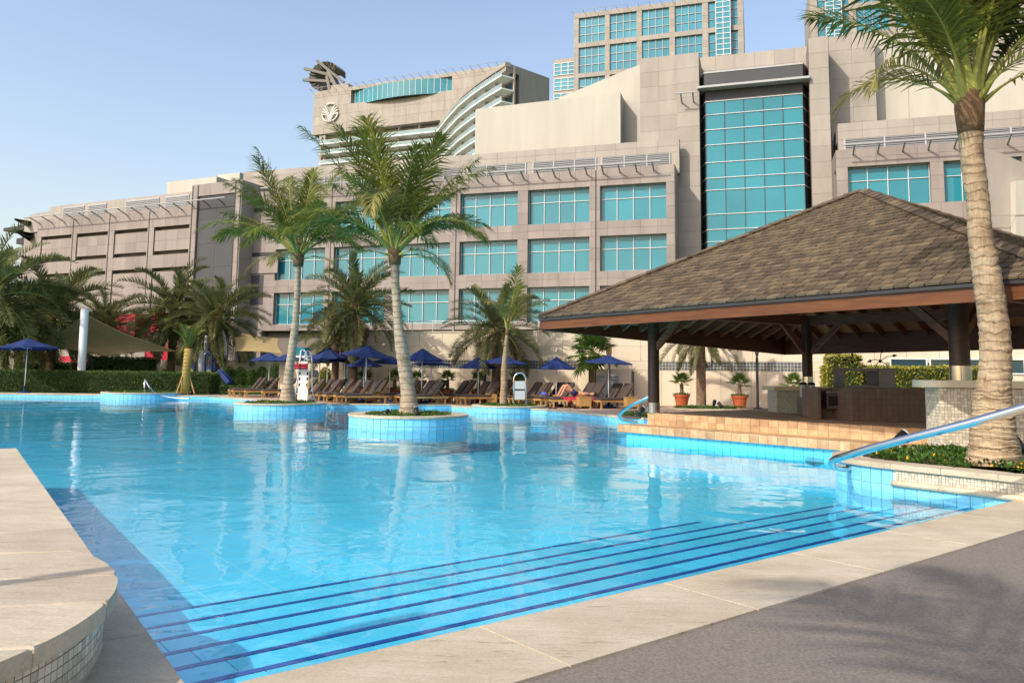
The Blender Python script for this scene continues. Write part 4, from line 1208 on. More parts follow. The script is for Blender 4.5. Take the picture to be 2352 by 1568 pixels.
# ------------------------------------------------------------ the curved hotel
crownm = M_('weathered_crown_metal', (.17, .155, .135), .6)
KH = 2.3
YJ = 100*KH
J = Vector(((1012-1176)/1800*YJ + (1.9), YJ))
FH = Frame(AY(1012, 276, YJ).x, YJ, -21.5)
zB = AY(1012, 276, YJ).z; zT = FH.z(718, 212)
hotel = FH.empty('curved_hotel'); tag(hotel, 'tall stone hotel with a sweeping curve of glass fronted balconies and a round emblem', 'building')
uh0, uh1 = FH.u(718, 300), FH.u(1142, 160)
ch_ = Pieces('stone_panel', hotel, beige); hb = MB()
gx0_, gx1_ = FH.u(806, 225), FH.u(1038, 190); gz0, gz1 = FH.z(806, 238), FH.z(806, 208)
clad(ch_, uh0, uh1, gz1, zT, 0, 4.2, 3.0, th=.1, gap=.05, back=hb, bd=20)
clad(ch_, uh0, uh1, zB, gz0, 0, 4.2, 3.0, th=.1, gap=.05, back=hb, bd=20)
clad(ch_, uh0, gx0_, gz0, gz1, 0, 4.2, 3.6, th=.1, gap=.05, back=hb, bd=20)
clad(ch_, gx1_, uh1, gz0, gz1, 0, 4.2, 3.6, th=.1, gap=.05, back=hb, bd=20)
hb.box(gx0_, gx1_, 1.5, 12, gz0, gz1)
hb.build('backing', beige, hotel); ch_.finish()
# bulging glazed band
npn = 18; fr = MB(); mk = lambda i: (gx0_ + .8 + (gx1_-gx0_-.8)*i/npn, 1.2 - 3.0*math.sin(math.pi*i/npn))
gband = MB()
for i in range(npn+1):
    x, y = mk(i); gband.box(x-.05, x+.05, y-.08, y, gz0-.4, gz1)
gb = gband.build('glazed_band', whitemetal, hotel)
for i in range(npn):
    (xa, ya), (xb, yb) = mk(i), mk(i+1)
    mb = MB(); mb.add([(xa, ya, gz0-.5), (xb, yb, gz0-.5), (xb, yb, gz1), (xa, ya, gz1)], [(0, 1, 2, 3)]); mb.build('pane', teal, gb)
mb = MB(); mb.add([mk(i) + (gz0-.5,) for i in range(npn+1)] + [(gx1_, 1.2, gz0-.5), (gx0_, 1.2, gz0-.5)], [tuple(range(npn+3))]); mb.build('soffit', darkmetal, hotel)
bracket_rail(hotel, uh0-1.5, uh1+2, zT, 0, 24, 2.6)
# balcony floors follow one line: straight, then the curve towards the camera
def W2L(p):
    v = Vector((p[0], p[1], 0)) - FH.o; return (v.dot(FH.e), v.dot(FH.n))
zq = zB
crv_px = [(1012, 276), (1036, 245), (1063, 214.4), (1090, 191), (1116.6, 171.4), (1140, 156), (1162, 142)]
crv = []
for x, y in crv_px:
    r = ray(x, y); t = (zq - CAMZ)/r.z; p = EYE + r*t; crv.append(W2L(p))
u738 = FH.u(738, 345)
line = [(u738, 0)] + [(u738 + (crv[0][0]-u738)*i/6, 0) for i in range(1, 6)] + crv
tip = crv[-1]; r = ray(1262, 178); t = (zq - CAMZ)/r.z; endp = W2L(EYE + r*t)
def off(L, d):
    out = []
    for i, p in enumerate(L):
        a = Vector(L[max(i-1, 0)]); b = Vector(L[min(i+1, len(L)-1)]); tt = (b-a).normalized(); out.append((p[0]-tt.y*d, p[1]+tt.x*d))
    return out
def strip(L, d0, d1, z0, z1, m, name, parent=None, caps=True):
    a = off(L, d0); b = off(L, d1); mb = MB()
    for i in range(len(L)-1):
        vs = [(*a[i], z0), (*a[i+1], z0), (*b[i+1], z0), (*b[i], z0), (*a[i], z1), (*a[i+1], z1), (*b[i+1], z1), (*b[i], z1)]
        mb.add(vs, [(0, 3, 2, 1), (4, 5, 6, 7), (0, 1, 5, 4), (2, 3, 7, 6)] + ([(0, 4, 7, 3)] if i == 0 else []) + ([(1, 2, 6, 5)] if i == len(L)-2 else []))
    return mb.build(name, m, parent or hotel)
fh = 3.25
zwt = zB + 3.4 * 0
wingL = crv
strip(wingL, -.2, 1.4, zB - 1.1, zB + .0, beige, 'wing_parapet')
# roof and end wall of the wing
mb = MB(); mb.prism([p for p in crv] + [endp, (endp[0]-8, endp[1]+14), (crv[0][0]+2, crv[0][1]+10)], zB-.6, zB-.2); mb.build('wing_roof', beige, hotel)
et = (Vector(endp)-Vector(tip)).normalized(); en = Vector((-et.y, et.x))
ew0 = Vector(tip) + et*4.5
mb = MB(); mb.prism([tuple(ew0), endp, (endp[0]+en.x*6, endp[1]+en.y*6), (ew0.x+en.x*6, ew0.y+en.y*6)], 10, zB-.62); mb.build('end_wall', beige, hotel)
mb = MB(); mb.prism([tip, tuple(ew0), (ew0.x+en.x*3, ew0.y+en.y*3), (tip[0]+en.x*3+1, tip[1]+en.y*3)], zB-2.2, zB-.6); mb.build('end_parapet', beige, hotel)
nfl = 9
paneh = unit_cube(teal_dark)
for k in range(nfl):
    zf = zB - fh*(k+1) - .6
    bl = strip(line, -1.2 if k else -1.2, 2.6, zf, zf+.35, whitep, 'balcony')
    strip(line, -1.1, -1.02, zf+.35, zf+1.35, clear, 'balustrade', bl)
    strip(line, -1.12, -1.0, zf+1.35, zf+1.43, whitemetal, 'rail', bl)
    strip(line, 2.4, 2.8, zf+.35, zf+fh, beige, 'back_wall', bl)
    L2 = off(line, 2.36)
    for i in range(len(L2)-1):
        a, b = Vector(L2[i]), Vector(L2[i+1]); sg = b-a; m2 = max(1, int(sg.length/5.0)); tt = sg.normalized(); an_ = math.atan2(tt.y, tt.x)
        for q in range(m2):
            c = a + sg*((q+.5)/m2)
            M = Matrix.Translation((c.x, c.y, zf+1.55)) @ Matrix.Rotation(an_, 4, 'Z') @ Matrix.Diagonal((sg.length/m2*.72, .1, 2.3, 1)); link('window', paneh, bl, M)
            d = a + sg*(q/m2); M = Matrix.Translation((d.x, d.y, zf+1.7)) @ Matrix.Rotation(an_, 4, 'Z') @ Matrix.Translation((0, -1.3, 0)) @ Matrix.Diagonal((.14, 2.6, 2.7, 1)); link('divider', unit_cube(beige), bl, M)
MB().box(FH.u(730, 350), u738+1, .5, 16, 10, zB-.01).build('lower_side_wall', beige, hotel)
MB().box(FH.u(730, 350), crv[0][0]+3, 2.9, 16, 10, zB-.02).build('lower_body', beige, hotel)
# emblem: a disc of leaf strokes
em = empty('wall_emblem'); em.parent = hotel
ec, ez = FH.uz(760, 260); er = 20/1800*(FH.o.y + 40)*1.0
er = abs(FH.u(779, 260) - FH.u(741, 260))/2
def stroke(P, w, nm='stroke'):
    mb = MB()
    for i in range(len(P)-1): mb.bar((ec+P[i][0]*er, -.5, ez+P[i][1]*er), (ec+P[i+1][0]*er*1.0, -.5, ez+P[i+1][1]*er), .35, w*er, up=(0, 1, 0))
    return mb
emb = MB()
def arcp(c, r, a0, a1, n=16): return [(c[0]+r*math.cos(math.radians(a0+(a1-a0)*i/n)), c[1]+r*math.sin(math.radians(a0+(a1-a0)*i/n))) for i in range(n+1)]
def bars(P, w0, w1):
    for i in range(len(P)-1):
        a, b = Vector(P[i]), Vector(P[i+1]); w = (w0+(w1-w0)*i/(len(P)-1))*er/2
        t = (b-a).normalized(); nn = Vector((-t.y, t.x)); a = a*er; b = b*er*1.0 + t*.01*er
        vs = []
        for y in (-.7, -.15):
            for q in (a-nn*w, b-nn*w, b+nn*w, a+nn*w): vs.append((ec+q.x, y, ez+q.y))
        emb.add(vs, [(0, 1, 2, 3), (7, 6, 5, 4), (0, 4, 5, 1), (1, 5, 6, 2), (2, 6, 7, 3), (3, 7, 4, 0)])
bars(arcp((0, 0), .95, 62, 118), .07, .07)
bars(arcp((0, 0), .94, 190, 250), .08, .08); bars(arcp((0, 0), .94, -70, -10), .08, .08)
for sg in (-1, 1):
    for i in range(4):
        bx = sg*(.26 - .13*i) * -1
        tipa = math.radians(50 - 19*i); tx, ty = sg*.95*math.cos(tipa), .95*math.sin(tipa)
        sx_, sy_ = -sg*(.20 - .10*i), -.97
        P = []
        for q in range(15):
            t = q/14; cx_, cy_ = sg*(.05 + .05*i), -.05 - .02*i
            P.append(((1-t)**2*sx_ + 2*t*(1-t)*cx_ + t*t*tx, (1-t)**2*sy_ + 2*t*(1-t)*cy_ + t*t*ty))
        bars(P, .02, .07)
emb.build('emblem', whitep, hotel)
bpy.data.objects.remove(em)
# ring shaped crown on the roof, three masts
rcx, rcz = FH.uz(752, 180, 8)
crown = empty('roof_crown'); crown.parent = hotel
def ringpt(a, r, y): return (rcx + r*math.cos(a)*1.0, 8 + y, rcz + r*math.sin(a)*.85)
Rc = abs(FH.u(795, 180, 8) - FH.u(712, 180, 8))/2*.80
mb = MB(); nn_ = 30; a0, a1 = math.radians(28), math.radians(262)
for i in range(nn_):
    p, q = a0+(a1-a0)*i/nn_, a0+(a1-a0)*(i+1)/nn_
    vs = []
    for a in (p, q):
        vs += [ringpt(a, Rc, -2.2), ringpt(a, Rc, 3), ringpt(a, Rc*.62, 6), ringpt(a, Rc*.66, -1)]
    mb.add(vs, [(0, 4, 5, 1), (1, 5, 6, 2), (2, 6, 7, 3), (3, 7, 4, 0)] + ([(0, 1, 2, 3)] if i == 0 else []) + ([(7, 6, 5, 4)] if i == nn_-1 else []))
mb.build('ring', crownm, hotel)
bpy.data.objects.remove(crown)
for i in range(13):
    a = a0+(a1-a0)*(i+.5)/13; mb = MB(); mb.bar(ringpt(a, Rc*.65, -1.6), ringpt(a, Rc*1.0, -2.5), .35, .35); mb.build('rib', crownm, hotel)
for (xa, ya), (xb, yb) in (((728, 140), (790, 190)), ((699, 158), (770, 176)), ((696, 184), (768, 188))):
    p, q = FH.uz(xa, ya, 5), FH.uz(xb, yb, 7)
    mb = MB(); mb.bar((p[0], 5, p[1]), (q[0], 7, q[1]), .8, .9); mb.build('mast', crownm, hotel)
p, q = FH.uz(770, 165, 7), FH.uz(788, 196, 7)
mb = MB(); mb.prism([(0, 0), (1, 0), (1, 1), (0, 1)], 0, 1); 
mb = MB(); mb.bar((p[0]-2, 7, p[1]), (q[0], 7, zT+.2), 3.2, 1.2); mb.bar((q[0]-6, 7.5, rcz), (q[0]-4, 7.5, zT+.2), 3, 1); mb.build('crown_strut', crownm, hotel)
MB().box(FH.u(760, 200, 4), FH.u(800, 200, 4), 4, 9, zT-.3, FH.z(795, 192, 4)).build('crown_base', beige, hotel)

# ------------------------------------------------------------ towers
def tower(name, px_left, ytop, Y, label, baypx, rowy, strip_px=None, right_px=None, depth=30):
    FT = Frame(AY(px_left, 60, Y).x, Y, -17.4)
    o = FT.empty(name); tag(o, label, 'building')
    zt = FT.z(px_left, ytop); uR = FT.u(right_px, 60)
    P = Pieces('stone_panel', o, beige, 200); bk = MB()
    bu = [(FT.u(a, 90), FT.u(b, 90)) for a, b in baypx]
    rows = [(FT.z(baypx[0][0]+5, b), FT.z(baypx[0][0]+5, a)) for a, b in rowy]
    zs = [zt] + [q for r_ in rows for q in (r_[1], r_[0])]
    for i in range(0, len(zs)-1, 2): clad(P, 0, uR, zs[i+1], zs[i], 0, 4.5, 2.4, th=.1, gap=.05, back=bk, bd=3)
    clad(P, 0, uR, zs[-1]-3, zs[-1], 0, 4.5, 2.4, th=.1, gap=.05, back=bk, bd=3)
    for z0, z1 in rows:
        xs = [0] + [q for b in bu for q in b] + [uR]
        for i in range(0, len(xs), 2): clad(P, xs[i], xs[i+1], z0, z1, 0, 4.5, 2.6, th=.1, gap=.05, back=bk, bd=3)
        for b in bu: window(o, greymetal, tealtower, b[0], b[1], z0, z1, .75, 4, [.33, .66], fw=.2, fd=.25)
    if strip_px:
        s0, s1 = FT.u(strip_px[0], 90), FT.u(strip_px[1], 90); z0 = rows[-1][0]-3; nz = 24
        mb = MB()
        for j in range(nz+1): mb.box(s0, s1, -1.62, -1.5, z0+(zt+8-z0)*j/nz-.12, z0+(zt+8-z0)*j/nz+.12)
        for j in range(3): mb.box(s0+(s1-s0)*j/2-.1, s0+(s1-s0)*j/2+.1, -1.6, -1.49, z0, zt+8)
        w = mb.build('glass_strip', whitemetal, o)
        for i in range(2):
            for j in range(nz):
                M = Matrix.Translation((s0+(s1-s0)*(i+.5)/2, -1.0, z0+(zt+8-z0)*(j+.5)/nz)) @ Matrix.Diagonal(((s1-s0)/2, .9, (zt+8-z0)/nz, 1)); link('pane', unit_cube(tealtower), w, M)
    bk.box(0, uR, 3, depth, rows[-1][0]-3, zt-.02); bk.box(0, uR, .12, depth, 0, rows[-1][0]-3.02); bk.build('body', beige, o); P.finish()
    bracket_rail(o, -2, uR+2, zt, 0, 16, 2.2)
    return FT, o
fx_ = lambda z: 1263.3 + .26856*z
bayT = [(fx_(a), fx_(b)) for a, b in ((245, 470), (510, 742), (785, 1022), (1068, 1305), (1355, 1610))]
FT, tw_ = tower('glass_tower', 1318, 33, 270, 'tall office tower with square blue windows above the white penthouse', bayT, [(42, 99), (110, 169), (179, 238)], (fx_(1422), fx_(1545)), 1708)
# lower wing of that tower
zt0 = FT.z(1290, 136, 4)
mb = MB(); mb.box(FT.u(1271, 180, 4), -.01, 4, 25, 0, zt0); lwg = mb.build('side_wing', beige, tw_)
for y0, y1 in ((146, 173), (181, 208), (216, 240)):
    x0, x1 = FT.u(1272, 180, 4)+.2, -.3
    window(tw_, whitemetal, tealtower, x0, x1, FT.z(1290, y1, 4), FT.z(1290, y0, 4), 3.9, 3, [.33, .66], fw=.2, fd=.2)
gx_ = lambda z: 1780 + .3297*z
bayT2 = [(gx_(300), gx_(522)), (gx_(572), gx_(800)), (gx_(850), gx_(1080)), (gx_(1130), gx_(1360)), (gx_(1410), gx_(1640))]
FT2, tw2 = tower('glass_tower', 1861, -40, 262, 'second office tower of square blue windows rising behind the right palm', bayT2, [(-33, 18), (31, 84)], (gx_(357), gx_(467)), 2420)
# ------------------------------------------------------------ cream garden wall behind the loungers
gb0 = AY(1700, 900, 33.0)
FB = Frame(gb0.x, 33.0, -17.4)
gw = FB.empty('garden_wall'); tag(gw, 'long cream panelled wall with a ribbon of glass blocks behind the loungers', 'wall')
wp = Pieces('wall_panel', gw, creamwall); wbk = MB()
uA, uB = FB.u(763, 830), FB.u(2480, 860)
zb1, zb0 = FB.z(1300, 828), FB.z(1300, 848.5); zj = FB.z(1300, 795); zt = FB.z(1300, 762)
def cw_(x0, x1, z0, z1, pw):
    n_ = max(1, round((x1-x0)/pw)); w = (x1-x0)/n_
    for i in range(n_): wp.box(x0+w*i+.006, x0+w*(i+1)-.006, -.02, .012, z0+.005, z1-.005)
cw_(uA, uB, zj, zt, 1.15); cw_(uA, uB, zb1, zj, 1.15); cw_(uA, uB, .2, zb0, .62)
wbk.box(uA, uB, .01, .3, .2, zt-.004)
zw_0, zw_1 = FB.z(2100, 856), FB.z(2100, 824)
bands = [(FB.u(932, 838), FB.u(1323, 838)), (FB.u(1500, 838), FB.u(1856, 838))]
ed = [uA, bands[0][0], bands[0][1], bands[1][0], bands[1][1], FB.u(2035, 838)]
for i in (0, 2, 4):
    if ed[i+1]-ed[i] > .1: cw_(ed[i], ed[i+1], zb0, zb1, 1.15)
gbk = Pieces('glass_block', gw, glassblock)
for a, b in bands:
    n_ = round((b-a)/.135); w = (b-a)/n_; h = (zb1-zb0-.02)/3
    mb = MB(); mb.box(a, b, .0, .011, zb0, zb1); mb.build('block_mortar', blockgrout, gw)
    for i in range(n_):
        for j in range(3): gbk.box(a+w*i+.012, a+w*(i+1)-.012, -.014, .0, zb0+.01+h*j+.012, zb0+.01+h*(j+1)-.012)
gbk.finish()
for a, b in ((2045, 2128), (2136, 2200), (2200, 2262), (2275, 2352)):
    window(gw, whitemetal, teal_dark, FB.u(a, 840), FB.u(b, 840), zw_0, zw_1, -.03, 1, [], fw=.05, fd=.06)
cw_(FB.u(2035, 838), uB, zb0, zw_0-.02, 1.15)
wbk.build('backing', creamjoint, gw); wp.finish()
mb = MB(); mb.box(uA, uB, -.06, .34, zt, zt+.05); mb.build('coping', creamwall, gw)
mb = MB(); mb.tube([(uA, .2, zt+.55), (FB.u(1500, 750), .2, zt+.55)], .022, 6); rr_ = mb.build('top_rail', whitemetal, gw)
for i in range(16):
    u = uA + (FB.u(1500, 750)-uA)*i/15; mb = MB(); mb.tube([(u, .2, zt), (u, .2, zt+.55)], .018, 6); mb.build('rail_post', whitemetal, gw)
# projecting sign pier with the rules board
o = empty('sign_pier', tuple(FB.o + FB.e*FB.u(1390, 880, -.6) + FB.n*(-.6) + Vector((0, 0, .2))), FB.a); tag(o, 'projecting cream pier carrying the pool rules board', 'sign')
hw = (FB.u(1446, 880, -.6)-FB.u(1334, 880, -.6))/2; hz = FB.z(1390, 847, -.6)-.2
MB().box(-hw, hw, 0, .5, 0, hz).build('pier', creamwall, o)
MB().box(-hw+.02, hw-.02, -.004, 0, hz*.33, hz*.33+.012).build('joint', creamjoint, o)
bx0_, bx1_ = FB.u(1362, 880, -.6)-FB.u(1390, 880, -.6), FB.u(1424, 880, -.6)-FB.u(1390, 880, -.6); bz1 = FB.z(1390, 860, -.6)-.2; bz0 = .18
brd = MB().box(bx0_, bx1_, -.03, -.005, bz0, bz1).build('rules_board', signboard, o)
def text(body, size, x, z, y, parent, m, name='lettering'):
    c = bpy.data.curves.new(name, 'FONT'); c.body = body; c.size = size; c.extrude = .002
    t = bpy.data.objects.new(name, c); COL.objects.link(t); dg = bpy.context.evaluated_depsgraph_get()
    me = bpy.data.meshes.new_from_object(t.evaluated_get(dg)); bpy.data.objects.remove(t); bpy.data.curves.remove(c)
    me.materials.clear(); me.materials.append(m)
    return link(name, me, parent, Matrix.Translation((x, y, z)) @ Matrix.Rotation(math.radians(90), 4, 'X'))
text('Regulations', .10, bx0_+.06, bz1-.13, -.033, brd, ink)
ln = MB(); r2 = random.Random(3)
for k in range(20):
    z = bz1 - .2 - k*(bz1-bz0-.28)/20
    a = bx0_+.06; b = a + r2.uniform(.18, .42)
    ln.box(a, b, -.034, -.031, z-.006, z+.006); c = bx1_-.06; ln.box(c - r2.uniform(.2, .44), c, -.034, -.031, z-.006, z+.006)
ln.box(bx1_-.42, bx1_-.06, -.034, -.031, bz1-.115, bz1-.085)
ln.build('fine_print', ink, brd)
p = FB.o + FB.e*FB.u(1451, 880, -.05) + FB.n*(-.05)
o = empty('louvred_door', (p.x, p.y, .2), FB.a); tag(o, 'narrow dark louvred door beside the rules board', 'door')
MB().box(-.10, .10, 0, .05, 0, 1.45).build('leaf', darkmetal, o)
for k in range(18): MB().box(-.085, .085, -.015, 0, .06+.075*k, .10+.075*k).build('slat', greymetal, o)
# turquoise glazed door and blue notice further left
p = FB.o + FB.e*FB.u(818, 880, -.09) + FB.n*(-.09)
o = empty('glazed_door', (p.x, p.y, .2), FB.a); tag(o, 'tall turquoise glazed door in a pale frame behind the palm trunks', 'door')
MB().box(-.62, .62, 0, .06, 0, 1.75).build('leaf', tealtower, o)
for x in (-.66, -.01, .62): MB().box(x, x+.05, -.03, .05, 0, 1.8).build('frame', whitemetal, o)
MB().box(-.66, .67, -.028, .05, 1.8, 1.86).build('frame', whitemetal, o)
gq = AY(760, 880, 41)
FB2 = Frame(gq.x, 41, -17.4)
gw2 = FB2.empty('garden_wall'); tag(gw2, 'lower cream wall with wide panels around the glazed door and the blue notice', 'wall')
P2 = Pieces('wall_panel', gw2, creamwall); zt2 = FB2.z(760, 818)
x0, x1 = FB2.u(640, 870), FB2.u(772, 870); n_ = 9; w = (x1-x0)/n_
for i in range(n_):
    for a, b in ((.2, 1.35), (1.35, zt2)): P2.box(x0+w*i+.006, x0+w*(i+1)-.006, -.02, .02, a+.005, b-.005)
P2.finish(); MB().box(x0, x1, .01, .3, .2, zt2-.01).build('backing', creamjoint, gw2)
g = AY(724, 858, 40.9); o = tag(MB().box(-.17, .17, -.02, 0, -.18, .18).build('wall_notice', playblue), 'small blue notice plate on the cream wall by the lifeguard chair', 'sign'); o.location = g; o.rotation_euler = (0, 0, FB.a)
ln = MB()
for k in range(6): ln.box(-.14, .13-.03*(k % 3), -.024, -.021, .12-.045*k, .135-.045*k)
ln.build('print', signboard, o)
# low panelled wall behind the lawn
g = AY(480, 860, 54); FG = Frame(g.x, 54, -12)
gw3 = FG.empty('boundary_wall'); tag(gw3, 'low pale panelled wall behind the clipped bushes and the lawn', 'wall')
P3 = Pieces('wall_panel', gw3, creamwall); x0, x1 = FG.u(300, 850), FG.u(700, 850); zt3 = FG.z(480, 827); n_ = 14; w = (x1-x0)/n_
for i in range(n_):
    for j in range(2):
        P3.box(x0+w*i+.01, x0+w*(i+1)-.01, -.03, .02, .2+(zt3-.2)*j/2+.008, .2+(zt3-.2)*(j+1)/2-.008)
P3.finish(); MB().box(x0, x1, .01, .3, .2, zt3-.01).build('backing', creamjoint, gw3)

# ------------------------------------------------------------ palms
def frond(L, a0, droop, seed, m, m2, kind='coco', nl=58, width=None):
    r = random.Random(seed); n = 22; pts = []; p = Vector((0, 0, 0)); tw = r.uniform(-.25, .25)
    for i in range(n+1):
        pts.append(p.copy()); s = i/n
        a = math.radians(a0 - droop * s**1.4); b = tw * s
        p = p + Vector((math.cos(a)*math.cos(b), math.cos(a)*math.sin(b), math.sin(a))) * (L/n)
    mb = MB(); mb.mi = 1
    r0 = .035*L/4 if kind == 'coco' else .022*L/3
    mb.tube(pts, [max(.004, r0*(1.25 - 1.2*i/n) + (r0*1.5*max(0, 1-i/4) if kind == 'coco' else 0)) for i in range(n+1)], 6); mb.mi = 0
    s0 = .22 if kind == 'coco' else .10
    for i in range(nl):
        s = s0 + (1-s0)*(i+.5)/nl; f = s*n; k = min(n-1, int(f)); c = pts[k].lerp(pts[k+1], f-k); t = (pts[k+1]-pts[k]).normalized()
        side0 = Vector((0, 0, 1)).cross(t)
        if side0.length < .05: side0 = Vector((0, 1, 0))
        side0.normalize(); un = t.cross(side0).normalized()
        if kind == 'coco':
            prof = (math.sin(math.pi*min(1, (s-s0)/(1-s0)*.82+.14)))**.6; ll = L*.29*prof*r.uniform(.86, 1.1); wd = .047*L/4; phi = math.radians(66 - 40*s + r.uniform(-7, 7))
        else:
            prof = math.sin(math.pi*min(1, (s-s0)/(1-s0)*.80+.18))**.5; ll = L*.18*prof*r.uniform(.85, 1.1); wd = .05*L/3; phi = math.radians(52 - 22*s + r.uniform(-8, 8))
        for sg in (-1, 1):
            if r.random() < .03: continue
            if kind == 'coco': lift = r.uniform(-.05, .35)
            else: lift = (.55 if (i + (sg > 0)) % 3 else .1) + r.uniform(-.12, .12)
            d = (t*math.cos(phi) + side0*sg*math.sin(phi) + un*lift).normalized()
            g = (.30 + .35*s) if kind == 'coco' else .06
            wv = d.cross(un).normalized()*wd*.5
            m1 = c + d*ll*.5 - Vector((0, 0, g*.10*ll)); d2 = (d - Vector((0, 0, g*r.uniform(.7, 1.7)))).normalized(); e = m1 + d2*ll*.5
            mb.add([c - wv*.6, c + wv*.6, m1 + wv, m1 - wv, e], [(0, 1, 2, 3), (3, 2, 4)])
    return mb.mesh('frond', [m, m2])
_fr = {}
def frond_mesh(L, a0, droop, m, kind, seed):
    k = (round(L*2)/2, round(a0/15)*15, round(droop/20)*20, m.name, kind, seed % 3)
    if k not in _fr: _fr[k] = frond(k[0], k[1], k[2], hash(k[:3]) % 999 + k[5], m, rachism, kind, 56 if kind == 'coco' else 62)
    return _fr[k]
def trunk_curve(P, W, n):
    """Interpolate centre line and widths to n rings."""
    out = []; m = len(P)-1
    for i in range(n+1):
        f = i/n*m; k = min(m-1, int(f)); t = f-k
        a, b, c, d = P[max(k-1, 0)], P[k], P[k+1], P[min(k+2, m)]
        q = .5*((2*b)+(c-a)*t+(2*a-5*b+4*c-d)*t*t+(3*b-a-3*c+d)*t**3)
        out.append((q, W[k]*(1-t)+W[k+1]*t))
    return out
def coco_trunk(P, W, parent, m, rings=46, seg=20, seed=1, rough=.03):
    r = random.Random(seed); C = trunk_curve(P, W, rings*4); mb = MB(); vs = []
    n = len(C)
    # ring scars at uneven spacing
    offr = [0]*n; i = 0
    while i < n:
        k = r.choice((3, 4, 4, 5, 6)); amp = r.uniform(.3, 1.0)
        for j in range(k):
            if i+j < n: offr[i+j] = amp * (j/(k-1) if k > 1 else 0)
        i += k
    ofs = [[] for _ in range(n)]
    for i, (p, w) in enumerate(C):
        for k in range(seg):
            a = 2*math.pi*k/seg
            nz = mnoise.noise(Vector((math.cos(a)*2+seed, math.sin(a)*2, i*.22)))
            tilt = .02*math.sin(a+seed+i*.02)
            ph = i + 3.2*mnoise.noise(Vector((math.cos(a)*1.3, math.sin(a)*1.3, i*.05+seed))) + 1.5*math.sin(a+seed)
            i0 = min(n-2, max(0, int(ph))); of = offr[i0]*(1-min(1, max(0, ph-i0))) + offr[i0+1]*min(1, max(0, ph-i0))
            ofs[i].append(of)
            crk = mnoise.noise(Vector((math.cos(a)*5, math.sin(a)*5, i*.5+seed)))
            rad = w/2*(1 + rough*(of-.4) + .035*nz + rough*.35*crk)
            vs.append((p.x+rad*math.cos(a), p.y+rad*math.sin(a), p.z + tilt*w))
    fs = [(i*seg+k, i*seg+(k+1) % seg, (i+1)*seg+(k+1) % seg, (i+1)*seg+k) for i in range(n-1) for k in range(seg)]
    mb.add(vs, fs); mb.add([vs[(n-1)*seg+k] for k in range(seg)], [tuple(range(seg))])
    o = mb.build('trunk', m, parent); autosmooth(o.data, 28); return o
def coco_palm(px, Y, label, fronds, m=trunkg, seed=1, Lscale=1.0, rings=46, group=None, pts=None, W=None, sheath=1.0, seg=20, rough=.05):
    if pts is None:
        pts = [AY(x, y, Y) for x, y, w in px]; W = [w/1800*Y for x, y, w in px]
    b = pts[0]
    o = empty('coconut_palm', (b.x, b.y, b.z)); tag(o, label, 'palm tree', group)
    loc = [p-b for p in pts]
    coco_trunk(loc, W, o, m, rings, seg, seed, rough)
    top = loc[-1]; ax = (loc[-1]-loc[-2]).normalized(); w = W[-1]*sheath
    mb = MB(); mb.tube([top - ax*.10, top + ax*.08, top + ax*.25, top + ax*.5, top + ax*.8], [w*.51, w*.56, w*.60, w*.54, w*.20], 14); mb.build('leaf_sheath', fibre, o, True)
    r = random.Random(seed)
    for i, f in enumerate(fronds):
        az, el, L, dr = f[:4]; mm = f[4] if len(f) > 4 else cocoleaf
        if el < 52 and mm is cocoleaf: el, dr, L = 52 + (el-52)*.35, dr + 22, L*1.08
        me = frond_mesh(L*Lscale, el, dr, mm, 'coco', i)
        h = .10 + .45*max(0, min(1, el/90)) 
        az_r = math.radians(az + r.uniform(-6, 6))
        M = Matrix.Translation(top + ax*h*w/.3*.8 + Vector((math.cos(az_r), math.sin(az_r), 0))*w*.28) @ Matrix.Rotation(az_r, 4, 'Z') @ Matrix.Rotation(r.uniform(-.25, .25), 4, 'X')
        s_ = r.uniform(.95, 1.05); link('frond', me, o, M @ Matrix.Scale(s_, 4))
    return o
# tall palm on the middle planter
coco_palm([(937, 956, 50), (940, 925, 40), (936, 890, 33), (929, 842, 31), (922, 795, 30), (915, 745, 22), (911, 690, 20), (908, 645, 19), (907, 600, 20)], 21.95,
          'tall coconut palm on the round planter with one bright bent frond', [
    (150, 80, 4.0, 18), (110, 86, 3.9, 15), (215, 84, 3.6, 20), (50, 70, 4.0, 20), (15, 66, 3.8, 25), (8, 56, 3.4, 40), (-20, 46, 2.8, 55), (30, 40, 2.8, 60),
    (185, 58, 3.8, 22), (170, 48, 3.2, 40), (205, 38, 2.6, 55), (150, 32, 2.5, 60), (262, 78, 3.2, 150, cocodry), (322, 55, 2.6, 65), (245, 62, 2.8, 60), (300, 38, 2.3, 70),
    (45, 52, 2.8, 50), (130, 55, 3.0, 45), (230, 74, 3.6, 30), (355, 28, 2.2, 65), (190, 25, 2.0, 60), (85, 66, 3.4, 35), (285, 68, 3.2, 50), (70, 32, 2.4, 60),
    (5, 38, 2.8, 70), (178, 35, 2.8, 65), (160, 62, 3.6, 30), (340, 40, 2.6, 75), (215, 50, 2.8, 70), (25, 62, 3.2, 45), (310, 75, 3.4, 35), (100, 45, 2.6, 55)] + [(200, 15, 1.8, 90, cocodry), (20, 12, 1.8, 95, cocodry), (320, 18, 2.0, 90, cocodry)], seed=4, sheath=1.3)
